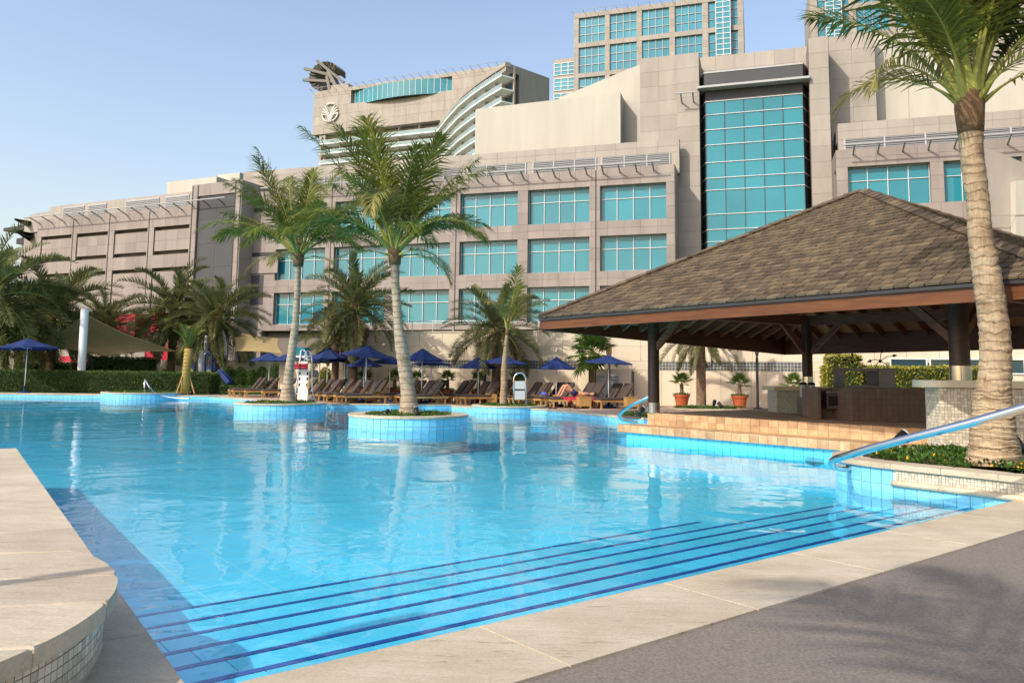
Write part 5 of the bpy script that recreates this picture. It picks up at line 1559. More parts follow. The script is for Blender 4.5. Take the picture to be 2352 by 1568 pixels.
coco_palm([(661, 925, 41), (661, 900, 30), (662, 878, 22.5), (666, 840, 20), (671, 805, 19.5), (678, 746, 16.6), (682, 690, 14.5), (684, 640, 14), (685, 606, 16)], 29.25,
          'leaning coconut palm on the planter beside the lifeguard chair', [
    (120, 82, 4.2, 15), (165, 76, 4.2, 20), (60, 76, 4.2, 18), (25, 70, 4.0, 22), (178, 52, 4.0, 35), (190, 38, 3.6, 48), (165, 26, 3.5, 50), (10, 54, 3.0, 55), (-15, 42, 2.8, 65),
    (15, 30, 2.8, 60), (235, 60, 3.0, 60), (300, 56, 3.0, 60), (270, 42, 2.6, 70), (340, 60, 3.0, 55), (215, 66, 3.6, 40), (85, 60, 3.4, 50), (200, 22, 3.0, 60), (350, 24, 2.4, 70), (45, 40, 2.8, 60), (135, 48, 3.2, 50),
    (185, 62, 4.0, 35), (0, 64, 3.4, 45), (175, 12, 3.2, 50), (20, 46, 3.0, 60), (250, 48, 2.8, 75), (320, 44, 2.8, 75), (100, 72, 3.8, 30), (200, 74, 4.0, 25)] + [(190, 12, 2.2, 90, cocodry), (350, 15, 2.0, 95, cocodry), (265, 20, 2.2, 90, cocodry)], seed=8, sheath=1.4)
# large palm in the foreground bed on the right
coco_palm([(2284, 1068, 122), (2283, 1030, 104), (2281, 985, 92), (2281, 939, 82), (2280, 900, 75), (2286, 850, 67), (2285, 773, 64), (2276, 696, 62), (2265, 619, 58), (2252, 543, 52), (2246, 462, 48), (2233, 363, 50), (2229, 290, 54)], 10.0,
          'large coconut palm with ringed tan trunk in the foreground flower bed', [
    (190, 60, 3.4, 40), (172, 76, 3.6, 35), (150, 66, 3.2, 45), (10, 62, 3.2, 40), (-15, 74, 3.5, 35), (30, 70, 3.4, 45), (60, 80, 3.4, 30), (100, 76, 3.2, 45),
    (250, 80, 3.0, 55), (285, 74, 3.0, 50), (320, 68, 3.0, 50), (225, 70, 3.0, 60), (205, 56, 2.6, 75), (345, 56, 2.8, 60)] + [(i*51 % 360, 62 + (i*17 % 22), 3.2, 42) for i in range(8)] + [(195, 50, 2.2, 110, cocodry), (165, 45, 2.0, 110, cocodry), (350, 40, 2.0, 110, cocodry), (300, 48, 1.8, 120, cocodry)], m=trunkn, seed=3, rings=56, sheath=1.0, seg=48, rough=.085)
# young palm on the deck planter: thin trunk, few long fronds
coco_palm([(1156, 932, 19), (1157, 905, 17), (1158, 880, 15), (1158, 850, 14.5), (1160, 820, 12), (1162, 795, 9), (1165, 765, 8)], 30.75,
          'young thin palm with a few ragged fronds on the deck planter', [
    (95, 84, 2.4, 8, cocoleaf), (20, 72, 2.2, 60, cocodry), (160, 70, 1.9, 75, cocodry), (330, 62, 2.2, 85, cocodry), (45, 78, 2.2, 25), (300, 70, 1.8, 80, cocodry), (240, 66, 1.8, 85, cocodry)], m=trunkn, seed=6, sheath=1.0, rough=.08)
# a palm outside the picture whose shadow falls across the terrace
def simple_pts(x, y, h, lean=.3): return [Vector((x, y, .1)), Vector((x+lean*.1, y, h*.3)), Vector((x+lean*.5, y, h*.7)), Vector((x+lean, y, h))]
ring = [(i*360/9 + (i % 3)*14, 15 + (i*37 % 60), 3.4, 55) for i in range(9)]
coco_palm(None, 0, 'coconut palm at the back of the grey terrace, outside the picture', ring, pts=simple_pts(-4.5, -3.5, 5.9), W=[.5, .34, .30, .26], seed=13)
def date_trunk(parent, h, r0, r1, m=trunkd, seed=1):
    r = random.Random(seed); mb = MB(); n = int(h/.1)
    prof = [(r0*1.12, 0), (r0, .25)] + [(r0+(r1-r0)*i/8, .25+(h-.25)*i/8) for i in range(1, 9)]
    mb.lathe(prof, 14)
    k = 0; z = .12
    while z < h:
        rad = r0 + (r1-r0)*z/h
        for j in range(9):
            a = 2*math.pi*(j + .5*(k % 2))/9 + r.uniform(-.06, .06)
            M = Matrix.Rotation(a, 4, 'Z') @ Matrix.Translation((rad*.93, 0, z)) @ Matrix.Rotation(-.35 + r.uniform(-.1, .1), 4, 'Y')
            w = rad*.60
            vs = [M @ Vector(q) for q in ((0, -w/2, -.03), (0, w/2, -.03), (rad*.16, w*.36, .07), (rad*.16, -w*.36, .07), (-.03, -w*.3, .10), (-.03, w*.3, .10))]
            mb.add(vs, [(0, 1, 2, 3), (3, 2, 5, 4), (0, 3, 4), (1, 5, 2)])
        z += .10; k += 1
    return mb.build('trunk', m, parent)
def date_palm(x, Y, ybase, ycrown, rad, label, n=34, pale=.0, seed=1, tr=.17, group='date palms', zb=None, low=-25):
    g = AY(x, ycrown, Y); zb = .2 if zb is None else zb
    o = empty('date_palm', (g.x, Y, zb)); tag(o, label, 'palm tree', None)
    h = g.z - zb; date_trunk(o, h, tr, tr*.92, seed=seed)
    r = random.Random(seed); R = rad/1800*Y
    mb = MB(); mb.lathe([(tr*.9, h-.15), (tr*1.25, h), (tr*1.1, h+.25), (tr*.4, h+.45)], 12); mb.build('leaf_base', fibre, o)
    for i in range(n):
        f = i/n; el = 84 - (84-low)*f**.8 + r.uniform(-7, 7); az = i*137.5 + r.uniform(-14, 14)
        mm = datepale if r.random() < pale + .35*f*(pale > 0) else dateleaf
        me = frond_mesh(R*1.16*(1 if f < .85 else .9), el, 45 + 25*r.random() + (15 if el > 50 else 0), mm, 'date', i)
        a = math.radians(az); L = round(R*1.16*2)/2 or .5
        M = Matrix.Translation((math.cos(a)*tr*.5, math.sin(a)*tr*.5, h + .30*(1-f))) @ Matrix.Rotation(a, 4, 'Z') @ Matrix.Rotation(r.uniform(-.4, .4), 4, 'X')
        s_ = (R*1.16)/max(.5, round(R*1.16*2)/2)*r.uniform(.92, 1.06)
        link('frond', me, o, M @ Matrix.Scale(s_, 4))
    return o
date_palm(-20, 44.5, 890, 690, 165, 'dense date palm at the far left end of the hedge', 58, seed=2, tr=.28, low=-45)
date_palm(122, 50, 890, 735, 135, 'date palm rising behind the tan shade sail and the lone umbrella', 56, seed=3, tr=.28, low=-45)
date_palm(48, 56, 890, 745, 125, 'date palm deep in shade behind the other left palms', 50, seed=31, tr=.28, low=-50)
date_palm(243, 56, 890, 755, 92, 'small date palm in front of the red hoarding', 46, seed=4, tr=.24, low=-40)
date_palm(400, 52, 890, 715, 118, 'date palm with long drooping fronds over the wrapped young palm', 54, seed=5, tr=.26, low=-60)
date_palm(499, 50, 890, 738, 112, 'date palm with a thick patterned trunk beside the blue slide', 56, seed=6, tr=.30, low=-60)
date_palm(816, 36.6, 915, 712, 116, 'tall date palm between the two coconut palms behind the loungers', 50, pale=.25, seed=7, tr=.20, low=-40)
date_palm(772, 37.6, 915, 785, 92, 'shorter date palm with pale fronds behind the umbrellas', 36, pale=.45, seed=8, tr=.18, low=-35)
date_palm(1141, 34.4, 930, 765, 112, 'date palm with pale drooping fronds by the lamp post', 50, pale=.45, seed=9, tr=.20, low=-45)
date_palm(1609, 30.6, 935, 775, 92, 'date palm seen under the bar roof between two terracotta pots', 34, pale=.4, seed=10, tr=.19, low=-60)

# fan palms
def fan_leaf(R, pet, seed, m):
    r = random.Random(seed); mb = MB(); mb.mi = 1
    mb.tube([(0, 0, 0), (pet*.5, 0, pet*.05), (pet, 0, 0)], [.014*R/.5, .011*R/.5, .009*R/.5], 5); mb.mi = 0
    n = 26
    for i in range(n):
        a = math.radians(-125 + 250*i/(n-1)); ll = R*(1 - .25*abs(a)/2.2)*r.uniform(.9, 1.05); d = Vector((math.cos(a), math.sin(a), 0)); s_ = Vector((-d.y, d.x, 0))
        w = R*.05; c = Vector((pet, 0, 0)); zz_ = .06*R*(1 if i % 2 else -1)
        m1 = c + d*ll*.55 + Vector((0, 0, zz_*.4)); e = m1 + (d + Vector((0, 0, -r.uniform(.2, .7)))).normalized()*ll*.5
        mb.add([c, m1 + s_*w + Vector((0, 0, .02*R)), e, m1 - s_*w + Vector((0, 0, .02*R)), m1 - Vector((0, 0, .02*R))], [(0, 4, 1), (0, 3, 4), (4, 2, 1), (3, 2, 4)])
    return mb.mesh('frond', [m, rachism])
fans = [fan_leaf(.5, .4, s, fanleaf) for s in range(3)]
def fan_crown(o, z, R, n, seed, low=-30, hi=80):
    r = random.Random(seed)
    for i in range(n):
        f = i/n; el = hi - (hi-low)*f + r.uniform(-8, 8); az = i*137.5 + r.uniform(-20, 20)
        M = Matrix.Translation((0, 0, z + .08*(1-f))) @ Matrix.Rotation(math.radians(az), 4, 'Z') @ Matrix.Rotation(-math.radians(el), 4, 'Y') @ Matrix.Scale(R/.8*r.uniform(.85, 1.1), 4)
        link('frond', fans[i % 3], o, M)
g = AY(1360, 905, 33.0)
fp = empty('fan_palm', (g.x, 32.9, .2)); tag(fp, 'fan palm with a shaggy trunk in front of the rules board', 'palm tree')
hf = AY(1360, 815, 32.9).z - .2
date_trunk(fp, hf, .17, .15, seed=21); fan_crown(fp, hf, 1.2, 26, 5, -50, 85)
pot_list = [(1566, 32.0, 1), (1699, 31.4, 1), (1027, 36.0, .95), (1098, 35.2, .95), (1186, 34.0, .9), (835, 37.4, .95), (905, 36.6, .95), (957, 36.4, .9), (1823, 30.5, .95)]
POTL = ['small fan palm in a terracotta pot between the front bar post and the date palm', 'small fan palm in a terracotta pot beside the dark lamp post under the bar roof', 'small fan palm in a terracotta pot behind the loungers near the lamp post',
        'small fan palm in a terracotta pot at the foot of the amber lamp post', 'small fan palm in a terracotta pot behind the steel pool hoist', 'small fan palm in a terracotta pot in front of the turquoise glazed door', 'potted fan palm behind the tall planter palm, on the door side',
        'potted fan palm behind the tall planter palm, on the lamp side', 'small fan palm in a terracotta pot half hidden by the long bar counter']
pmb = MB(); pmb.lathe([(.205, 0), (.245, .03), (.245, .045), (.22, .06), (.285, .40), (.30, .41), (.30, .44), (.325, .45), (.33, .53), (.30, .54), (.29, .47)], 30)
potme = pmb.mesh('pot', terracotta, True); autosmooth(potme, 40)
for i, (x, Y, s_) in enumerate(pot_list):
    g = AY(x, 930, Y)
    o = empty('potted_fan_palm', (g.x, Y, .2)); tag(o, POTL[i], 'potted palm', 'potted palms along the wall')
    link('pot', potme, o, Matrix.Scale(s_, 4))
    mb = MB(); mb.lathe([(.29, .46), (.28, .48)], 20); mb.build('soil', soil, o)
    date_trunk(o, .86, .085, .075, seed=30+i).location = (0, 0, .08)
    fan_crown(o, .92, .52, 11, 40+i, 0, 80)
    r = random.Random(i); pts_ = []
    for k in range(420):
        a = r.uniform(0, 6.28); q = .34*math.sqrt(r.random()); pts_.append((q*math.cos(a), q*math.sin(a), .47 + r.uniform(0, .14)*(1-q)))
    leaf_cloud('underplanting', pts_, [(0, 0, .7)]*len(pts_), .06, groundleaf, o, 1.0, .5, seed=i)

# ------------------------------------------------------------ hedges and bushes
def box_leaves(x0, x1, y0, y1, z0, z1, n, seed, round_=.12):
    r = random.Random(seed); P = []; N = []
    A = [(x1-x0)*(z1-z0), (x1-x0)*(z1-z0)*.5, (y1-y0)*(z1-z0), (y1-y0)*(z1-z0), (x1-x0)*(y1-y0)]; T = sum(A)
    for f, a in enumerate(A):
        for _ in range(int(n*a/T)):
            u, v = r.random(), r.random(); j = r.gauss(0, .02)
            x, y, z = x0+(x1-x0)*u, y0+(y1-y0)*u, z0+(z1-z0)*v
            bump_ = .05*mnoise.noise(Vector((x*1.7, y*1.7, z*1.7+seed)))
            if f == 0: P.append((x, y0-j-bump_, z)); N.append((0, -1, .4))
            elif f == 1: P.append((x, y1+j, z)); N.append((0, 1, .4))
            elif f == 2: P.append((x0-j-bump_, y, z)); N.append((-1, 0, .4))
            elif f == 3: P.append((x1+j+bump_, y, z)); N.append((1, 0, .4))
            else: P.append((x, y0+(y1-y0)*v, z1+j+bump_)); N.append((0, 0, 1))
    return P, N
def hedge(name, loc, rz, dims, n, label, leaf=hedgem, size=.075, seed=1, cat='hedge', group=None):
    o = empty(name, loc, rz); tag(o, label, cat, group); w, d, h = dims
    MB().box(-w/2+.03, w/2-.03, .03, d-.03, 0, h-.03).build('core', hedgecore, o)
    P, N = box_leaves(-w/2, w/2, 0, d, 0, h, n, seed)
    f = leaf_cloud('foliage', P, N, size, leaf, o, .75, .55, seed=seed); return o
hx0, hx1 = -34.0, AY(480, 880, 41.9).x
hedge('clipped_hedge', ((hx0+hx1)/2, 41.9, .18), 0.0, (hx1-hx0, 1.5, 1.12), 26000, 'long clipped green hedge along the far side of the pool', seed=2, size=.085)
g = AY(575, 895, 46); hedge('clipped_hedge', (g.x, 46, .18), 0, (6.5, .7, .38), 3500, 'very low clipped hedge at the edge of the lawn behind the left loungers', seed=3)
g = AY(150, 850, 50); hedge('clipped_hedge', (g.x, 50, .18), 0, (6, 1.0, 1.6), 6000, 'tall bright hedge between the palm trunks behind the sail', topiary, .1, 4)
g = AY(270, 850, 50); hedge('clipped_hedge', (g.x, 50, .18), 0, (4, 1.0, 2.0), 5000, 'square bright green hedge under the tan sail', topiary, .1, 5)
g = AY(2060, 860, 29.2)
hedge('golden_hedge', (g.x+.3, 29.2, .2), -.25, (5.6, .8, 1.68), 9000, 'yellow green hedge behind the bar counter', yellowleaf, .085, 6)
g = AY(1940, 860, 29.3); hedge('golden_hedge', (g.x, 29.3, .2), -.25, (1.1, .9, 2.1), 3500, 'taller rounded end of yellow green hedge beside the bar post', yellowleaf, .085, 7)
def bush(x, Y, wpx, ytop, label, leaf=topiary, seed=1, n=2600, group='clipped round bushes'):
    g = AY(x, 870, Y); rw = wpx/1800*Y/2; zt_ = AY(x, ytop, Y).z; h = zt_-.2
    o = empty('round_bush', (g.x, Y, .2)); tag(o, label, 'bush', group)
    r = random.Random(seed); P = []; N = []
    for _ in range(n):
        a = r.uniform(0, 2*math.pi); c = r.uniform(-.35, 1); s_ = math.sqrt(1-c*c); d = Vector((s_*math.cos(a), s_*math.sin(a), c)); k = 1 + .06*mnoise.noise(d*2.5 + Vector((seed, 0, 0))) + r.gauss(0, .025)
        P.append((d.x*rw*k, d.y*rw*k, h*.42 + d.z*h*.58*k)); N.append(tuple(d))
    mb = MB(); mb.lathe([(rw*.6, 0), (rw*.88, h*.3), (rw*.88, h*.55), (rw*.6, h*.83), (rw*.1, h*.95)], 14); mb.build('core', hedgecore, o)
    leaf_cloud('foliage', P, N, .09*max(.7, rw), leaf, o, .7, .55, seed=seed); return o
for i, (x, w, y0) in enumerate(((298, 34, 848), (316, 26, 851), (346, 44, 848), (378, 34, 850), (523, 40, 843), (551, 40, 845), (578, 30, 850), (601, 28, 843))):
    bush(x, 50.5 if i < 4 else 49, w, y0, 'clipped round green bush between the square hedge and the wrapped palm' if i < 4 else 'clipped round green bush between the blue slide and the large dark bush', seed=20+i)
bush(632, 45.5, 40, 834, 'large dark rounded bush beside the left palm trunk', hedgem, seed=40)
bush(747, 40.2, 36, 846, 'yellow green bush beside the blue notice', yellowleaf, seed=41)
# grass mound round the palm behind the terracotta pots
o = empty('planting_bed', (AY(1630, 935, 30.3).x, 30.3, .2)); tag(o, 'oval bed of grass with a stone edge under the bar roof', 'planting bed')
MB().prism([(1.5*math.cos(q*.2618), .5*math.sin(q*.2618)) for q in range(24)], 0, .05).build('edge', travertine, o)
cover('grass', [(1.35*math.cos(q*.2618), .42*math.sin(q*.2618)) for q in range(24)], .05, 900, .07, o, (groundleaf,), .0, .04, 7)
bl_ = (G(1420, 962, .2))
cover_bed = empty('flower_bed', (3.7, 24.6, .2)); tag(cover_bed, 'small bed of flowers at the pool edge by the front post', 'planting bed')
MB().prism(circle(.5, .2, .75, 24), -.02, .03).build('soil', soil, cover_bed)
cover('ground_cover', circle(.5, .2, .7, 20), .03, 1200, .06, cover_bed, seed=17)
# lawn beyond the deck reads as the ground sheet; loose grass blades near the hedge end
gl_ = AY(515, 895, 43); cover('lawn_grass', [(gl_.x-3, 42.5), (gl_.x+4, 42.2), (gl_.x+4, 46), (gl_.x-3, 46)], .18, 500, .06, None, (topiary,), 0, .02, 23)
tag(bpy.data.objects['lawn_grass'], 'short lawn grass between hedge and deck', 'grass', kind='stuff')
# ------------------------------------------------------------ umbrellas
def umbrella(x, Y, yrim, ytop, hw, tilt=0.0, label=None, zb=.2, group='blue umbrellas by the loungers', seed=0):
    g = AY(x, yrim, Y); R = hw/1800*Y*1.04; zr = g.z; zt_ = AY(x, ytop, Y).z
    o = empty('umbrella', (g.x, Y, zb)); tag(o, label, 'umbrella', group)
    base = MB(); base.lathe([(.30, 0), (.31, .02), (.29, .06), (.08, .075), (.05, .10), (.045, .35), (.03, .36)], 24); b = base.build('base', navy, o, True); autosmooth(b.data, 30)
    hr, ht = zr - zb, zt_ - zb
    pole = MB(); pole.tube([(0, 0, .1), (0, 0, ht-.03)], .022, 10); pole.build('pole', whitemetal, o, True)
    n = 8; T = Matrix.Translation((0, 0, hr)) @ Matrix.Rotation(tilt, 4, 'Y') @ Matrix.Rotation(tilt*.6, 4, 'X'); H = ht - hr - .06
    off_ = random.Random(seed).uniform(0, .7)
    mb = MB(); rings_ = []
    K = 5
    for k in range(K+1):
        f = k/K; rr = R*(.12 + .88*f); ring_ = []
        for j in range(n*4):
            a = off_ + 2*math.pi*j/(n*4); q = (j % 4)/4; sc_ = 1 - .035*math.sin(math.pi*q)*f
            # straight edge between the ribs
            ph = 2*math.pi/n; aa = (q-.5)*ph; pol = math.cos(ph/2)/math.cos(aa)
            z = H*(1-f)**1.12 - .02*math.sin(math.pi*q)*f
            ring_.append(T @ Vector((rr*pol*sc_*math.cos(a), rr*pol*sc_*math.sin(a), z)))
        rings_.append(ring_)
    m = n*4
    for k in range(K):
        for j in range(m): mb.add([rings_[k][j], rings_[k+1][j], rings_[k+1][(j+1) % m], rings_[k][(j+1) % m]], [(0, 1, 2, 3)])
    for j in range(m):
        a, b = rings_[K][j], rings_[K][(j+1) % m]; d = Vector((0, 0, -.045)); mb.add([a, a+d, b+d, b], [(0, 1, 2, 3)])
    mb.build('canopy', navy, o)
    mb = MB(); vr = [T @ Vector((R*.24*math.cos(off_+2*math.pi*j/n), R*.24*math.sin(off_+2*math.pi*j/n), H*.86)) for j in range(n)]; tp = T @ Vector((0, 0, H+.07))
    mb.add(vr + [tp], [(j, (j+1) % n, n) for j in range(n)]); mb.add([v - Vector((0, 0, .05)) for v in vr] + vr, [(j, (j+1) % n, n+(j+1) % n, n+j) for j in range(n)])
    mb.build('vent_cap', navy, o)
    for j in range(n):
        a = off_ + 2*math.pi*j/n; mb = MB(); mb.tube([T @ Vector((0, 0, -.02)), T @ Vector((R*.5*math.cos(a), R*.5*math.sin(a), H*.33))], .008, 5)
        mb.tube([T @ Vector((R*.1*math.cos(a), R*.1*math.sin(a), H*.82)), T @ Vector((R*.55*math.cos(a), R*.55*math.sin(a), H*.36)), T @ Vector((R*.93*math.cos(a), R*.93*math.sin(a), -.02))], .008, 5); mb.build('rib', whitemetal, o)
    return o
UMB = ['navy umbrella over the loungers at the lawn end in front of the dark bush', 'navy umbrella half hidden behind the leaning palm trunk', 'navy umbrella right beside the lifeguard chair', 'low navy umbrella behind the one beside the lifeguard chair',
       'navy umbrella in front of the shorter date palm trunk', 'broad tilted navy umbrella in front of the tall date palm trunk', 'small low navy umbrella beside the turquoise glazed door', 'navy umbrella just before the trunk of the tall palm, wall behind it',
       'peaked navy umbrella beside the tall palm on the middle planter', 'low navy umbrella behind the peaked one, against the glass blocks', 'navy umbrella in front of the amber lamp post', 'flat tilted navy umbrella behind the young thin palm',
       'pointed navy umbrella above the sunbather', 'flat tilted navy umbrella in front of the rules board']
for i, (x, Y, yr, yt, hw, tl_) in enumerate(((619, 41.5, 827, 809, 41, 0), (664, 40, 826, 809, 40, 0), (753, 36.3, 822, 798, 46, 0), (735, 38.6, 831, 815, 36, 0), (789, 37.6, 829, 811, 46, .03), (842, 33.9, 815, 793, 56, .10),
                                        (837, 36.3, 839, 819, 42, 0), (896, 35.2, 833, 817, 42, .04), (970, 33.6, 826, 800, 46, 0), (991, 35.0, 836, 822, 44, 0), (1099, 33.7, 843, 820, 44, 0), (1160, 32.6, 832, 816, 52, .05),
                                        (1278, 32.2, 845, 819, 44, 0), (1398, 31.2, 832, 815, 54, .05))):
    umbrella(x, Y, yr, yt, hw, tl_, UMB[i], seed=i)
umbrella(63, 41.2, 799, 777, 62, -.04, 'lone navy blue umbrella on the stone path in front of the hedge', group=None, seed=33)

# ------------------------------------------------------------ loungers
def cushion_mesh(path, w, th, m):
    """A padded strip following path (x, z), rounded edges."""
    mb = MB(); prof = []
    n = len(path)
    for i, (x, z) in enumerate(path):
        a = Vector(path[max(i-1, 0)]); b = Vector(path[min(i+1, n-1)]); t = (b-a).normalized(); nn = Vector((-t.y, t.x))
        e = .72 if i in (0, n-1) else 1
        ring_ = []
        for yy, hh_ in ((-w/2, .5), (-w/2+.02, .95), (-w*.25, 1.06), (0, 1.0), (w*.25, 1.06), (w/2-.02, .95), (w/2, .5), (w/2-.02, .05), (0, 0), (-w/2+.02, .05)):
            q = Vector((x, z)) + nn*th*(hh_ if e == 1 else .5+(hh_-.5)*e); ring_.append((q.x, yy*(1 if e == 1 else .97), q.y))
        prof.append(ring_)
    m_ = len(prof[0]); vs = [p for r_ in prof for p in r_]
    fs = [(i*m_+k, (i+1)*m_+k, (i+1)*m_+(k+1) % m_, i*m_+(k+1) % m_) for i in range(n-1) for k in range(m_)]
    fs += [tuple(range(m_)), tuple((n-1)*m_+k for k in range(m_-1, -1, -1))]
    mb.add(vs, fs); return mb
def make_lounger(flat=False):
    o = empty('sun_lounger'); W = .62
    fr = MB()
    for y in (-W/2+.02, W/2-.02): fr.box(0, 1.86, y-.02, y+.02, .24, .315)
    fr.box(0, .045, -W/2+.04, W/2-.04, .242, .313); fr.box(1.815, 1.86, -W/2+.04, W/2-.04, .242, .313)
    fr.build('frame', teak, o)
    for x in (.06, 1.72):
        for y in (-W/2+.03, W/2-.03):
            MB().box(x-.03, x+.03, y-.03, y+.03, 0, .24).build('leg', teak, o)
    for i in range(8): MB().box(.08+.14*i, .18+.14*i, -W/2+.04, W/2-.04, .29, .308).build('slat', teak, o)
    top = (1.78, .32) if flat else (1.60, .90)
    hx_, hz_ = 1.16, .31
    bk_ = MB()
    for y in (-W/2+.06, W/2-.06): bk_.bar((hx_, y, hz_-.01), (top[0], y, top[1]-.01), .035, .03)
    for i in range(5):
        f = (i+.5)/5; bk_.bar((hx_+(top[0]-hx_)*f, -W/2+.06, hz_+(top[1]-hz_)*f-.012), (hx_+(top[0]-hx_)*f, W/2-.06, hz_+(top[1]-hz_)*f-.012), .07, .015)
    if not flat: bk_.bar((1.45, -W/2+.09, .60), (1.74, -W/2+.09, .27), .025, .025); bk_.bar((1.45, W/2-.09, .60), (1.74, W/2-.09, .27), .025, .025)
    bk_.build('backrest_frame', teak, o)
    cushion_mesh([(.01, .312), (.05, .312), (.4, .312), (.8, .312), (1.12, .312), (1.16, .314)], W-.03, .085, cushion).build('seat_cushion', cushion, o, True)
    d = (Vector(top)-Vector((hx_, hz_))); L = d.length
    pth = [(hx_+d.x*f, hz_+.008+d.y*f) for f in (.02, .06, .35, .7, .97, 1.02)]
    cushion_mesh(pth, W-.03, .085, cushion).build('back_cushion', cushion, o, True)
    return o
LP, LF = make_lounger(False), make_lounger(True)
LG = 'sun loungers on the deck'
spots = [(601, 40.6), (611, 39.8), (627, 40.2), (640, 39.4), (680, 38.8), (727, 36.5), (745, 35.8), (764, 35.7), (782, 35.0), (795, 37.6), (812, 34.7), (831, 34.0), (855, 33.6), (874, 32.9), (889, 36.0),
         (962, 34.4), (975, 35.7), (994, 33.5), (1011, 32.8), (1023, 36.0), (1073, 35.4), (1089, 34.8), (1121, 33.9), (1143, 33.2), (1174, 33.5), (1240, 33.0), (1264, 32.4), (1292, 32.6), (1313, 32.0), (1362, 32.2), (1382, 31.6), (1422, 31.6), (1448, 31.0)]
LBL = ['brown cushioned teak lounger at the lawn end in front of the dark bush', 'brown cushioned teak lounger half hidden behind the lifeguard chair', 'brown cushioned teak lounger between the lifeguard chair and the tall date palm',
       'brown cushioned teak lounger in the back row by the terracotta pots', 'brown cushioned teak lounger in front of the tall date palm trunk', 'brown cushioned teak lounger beside the peaked umbrella beyond the middle planter',
       'brown cushioned teak lounger beside the pale date palm and amber lamp post', 'brown cushioned teak lounger in the row behind the sunbather', 'brown cushioned teak lounger in front of the rules board']
LK = [0]*4 + [1] + [2]*4 + [3] + [4]*4 + [3] + [5, 3, 5, 5, 3] + [6]*5 + [7]*4 + [8]*4
ra = math.radians(27)
for i, (hx_, Y) in enumerate(spots):
    o = LP if i == 0 else copy_tree(LP)
    a = ra + math.radians(rnd.uniform(-3, 3)); g = AY(hx_, 880, Y)
    o.location = (g.x - 1.6*math.cos(a), Y - 1.6*math.sin(a), .2); o.rotation_euler = (0, 0, a); tag(o, LBL[LK[i]], 'sun lounger', LG)
g1 = AY(1246, 925, 31.4); g2 = AY(1264, 927, 30.6)
flat_locs = []
for i, (g, Y) in enumerate(((g1, 31.25), (g2, 30.5))):
    o = LF if i == 0 else copy_tree(LF)
    o.location = (g.x, Y, .2); o.rotation_euler = (0, 0, math.radians(10)); flat_locs.append(o)
    tag(o, ('flat teak lounger, empty, behind the one with the sunbather', 'flat teak lounger with a red towel under the sunbather')[i], 'sun lounger', LG)
# wicker side tables
def wicker_table(x, y, Y, w, label):
    g = AY(x, y, Y); o = empty('wicker_table', (g.x, Y, .2), math.radians(10)); tag(o, label, 'table', 'wicker side tables')
    MB().box(-w/2, w/2, -w/2, w/2, .09, .42).build('body', wicker, o)
    MB().box(-w/2-.012, w/2+.012, -w/2-.012, w/2+.012, .42, .445).build('top', wicker, o)
    for sx in (-1, 1):
        for sy in (-1, 1): MB().box(sx*(w/2-.03)-.03, sx*(w/2-.03)+.03, sy*(w/2-.03)-.03, sy*(w/2-.03)+.03, 0, .09).build('leg', wicker, o)
wicker_table(1341, 935, 30.2, .46, 'wicker side table beside the sunbather with sandals below it')
wicker_table(1450, 937, 30.3, .46, 'wicker side table next to the curved handrail')
wicker_table(1240, 925, 32.0, .42, 'wicker side table with a blue and white towel on it')
for x, Y in ((672, 38.5), (808, 34.2), (1128, 33.0), (850, 33.2)):
    wicker_table(x, 930, Y, .42, 'wicker side table tucked between two loungers')

# ------------------------------------------------------------ sunbather
Fm = Matrix.Translation(flat_locs[1].location) @ Matrix.Rotation(flat_locs[1].rotation_euler.z, 4, 'Z')
person = empty('person'); person.matrix_basis = Fm; tag(person, 'person in dark trunks lying on a red towel with knees bent', 'person')
def skinned(name, V, E, R, m, parent, root=0):
    me = bpy.data.meshes.new(name); me.from_pydata(V, E, []); o = link(name, me, parent); me.materials.append(m)
    md = o.modifiers.new('skin', 'SKIN'); md.use_smooth_shade = True
    for i, r_ in enumerate(R): me.skin_vertices[0].data[i].radius = (r_ if isinstance(r_, tuple) else (r_, r_))
    me.skin_vertices[0].data[root].use_root = True
    s_ = o.modifiers.new('sub', 'SUBSURF'); s_.levels = 2; s_.render_levels = 2
    return o
zc_ = .40
V = [(.98, 0, zc_+.11), (1.16, 0, zc_+.115), (1.36, 0, zc_+.12), (1.50, 0, zc_+.11), (1.58, 0, zc_+.11), (1.68, 0, zc_+.13), (1.76, 0, zc_+.13),
     (.96, -.09, zc_+.10), (.62, -.11, zc_+.50), (.40, -.11, zc_+.09), (.36, -.11, zc_+.045), (.20, -.12, zc_+.06),
     (.96, .09, zc_+.10), (.56, .12, zc_+.48), (.34, .12, zc_+.09), (.30, .12, zc_+.045), (.14, .13, zc_+.06),
     (1.46, -.15, zc_+.12), (1.26, -.27, zc_+.12), (1.14, -.10, zc_+.21), (1.10, -.05, zc_+.22),
     (1.46, .15, zc_+.12), (1.66, .30, zc_+.12), (1.76, .12, zc_+.14), (1.78, .07, zc_+.14)]
Ed = [(0, 1), (1, 2), (2, 3), (3, 4), (4, 5), (5, 6), (0, 7), (7, 8), (8, 9), (9, 10), (10, 11), (0, 12), (12, 13), (13, 14), (14, 15), (15, 16), (2, 17), (17, 18), (18, 19), (19, 20), (2, 21), (21, 22), (22, 23), (23, 24)]
Rr_ = [.12, .115, .13, .085, .05, .085, .075, .095, .062, .042, .04, .028, .095, .062, .042, .04, .028, .052, .04, .03, .028, .052, .04, .03, .028]
body = skinned('body', V, Ed, Rr_, skin, person)
trk = MB(); trk.tube([(1.08, 0, zc_+.11), (.99, 0, zc_+.11), (.90, 0, zc_+.14)], [.128, .137, .10], 14)
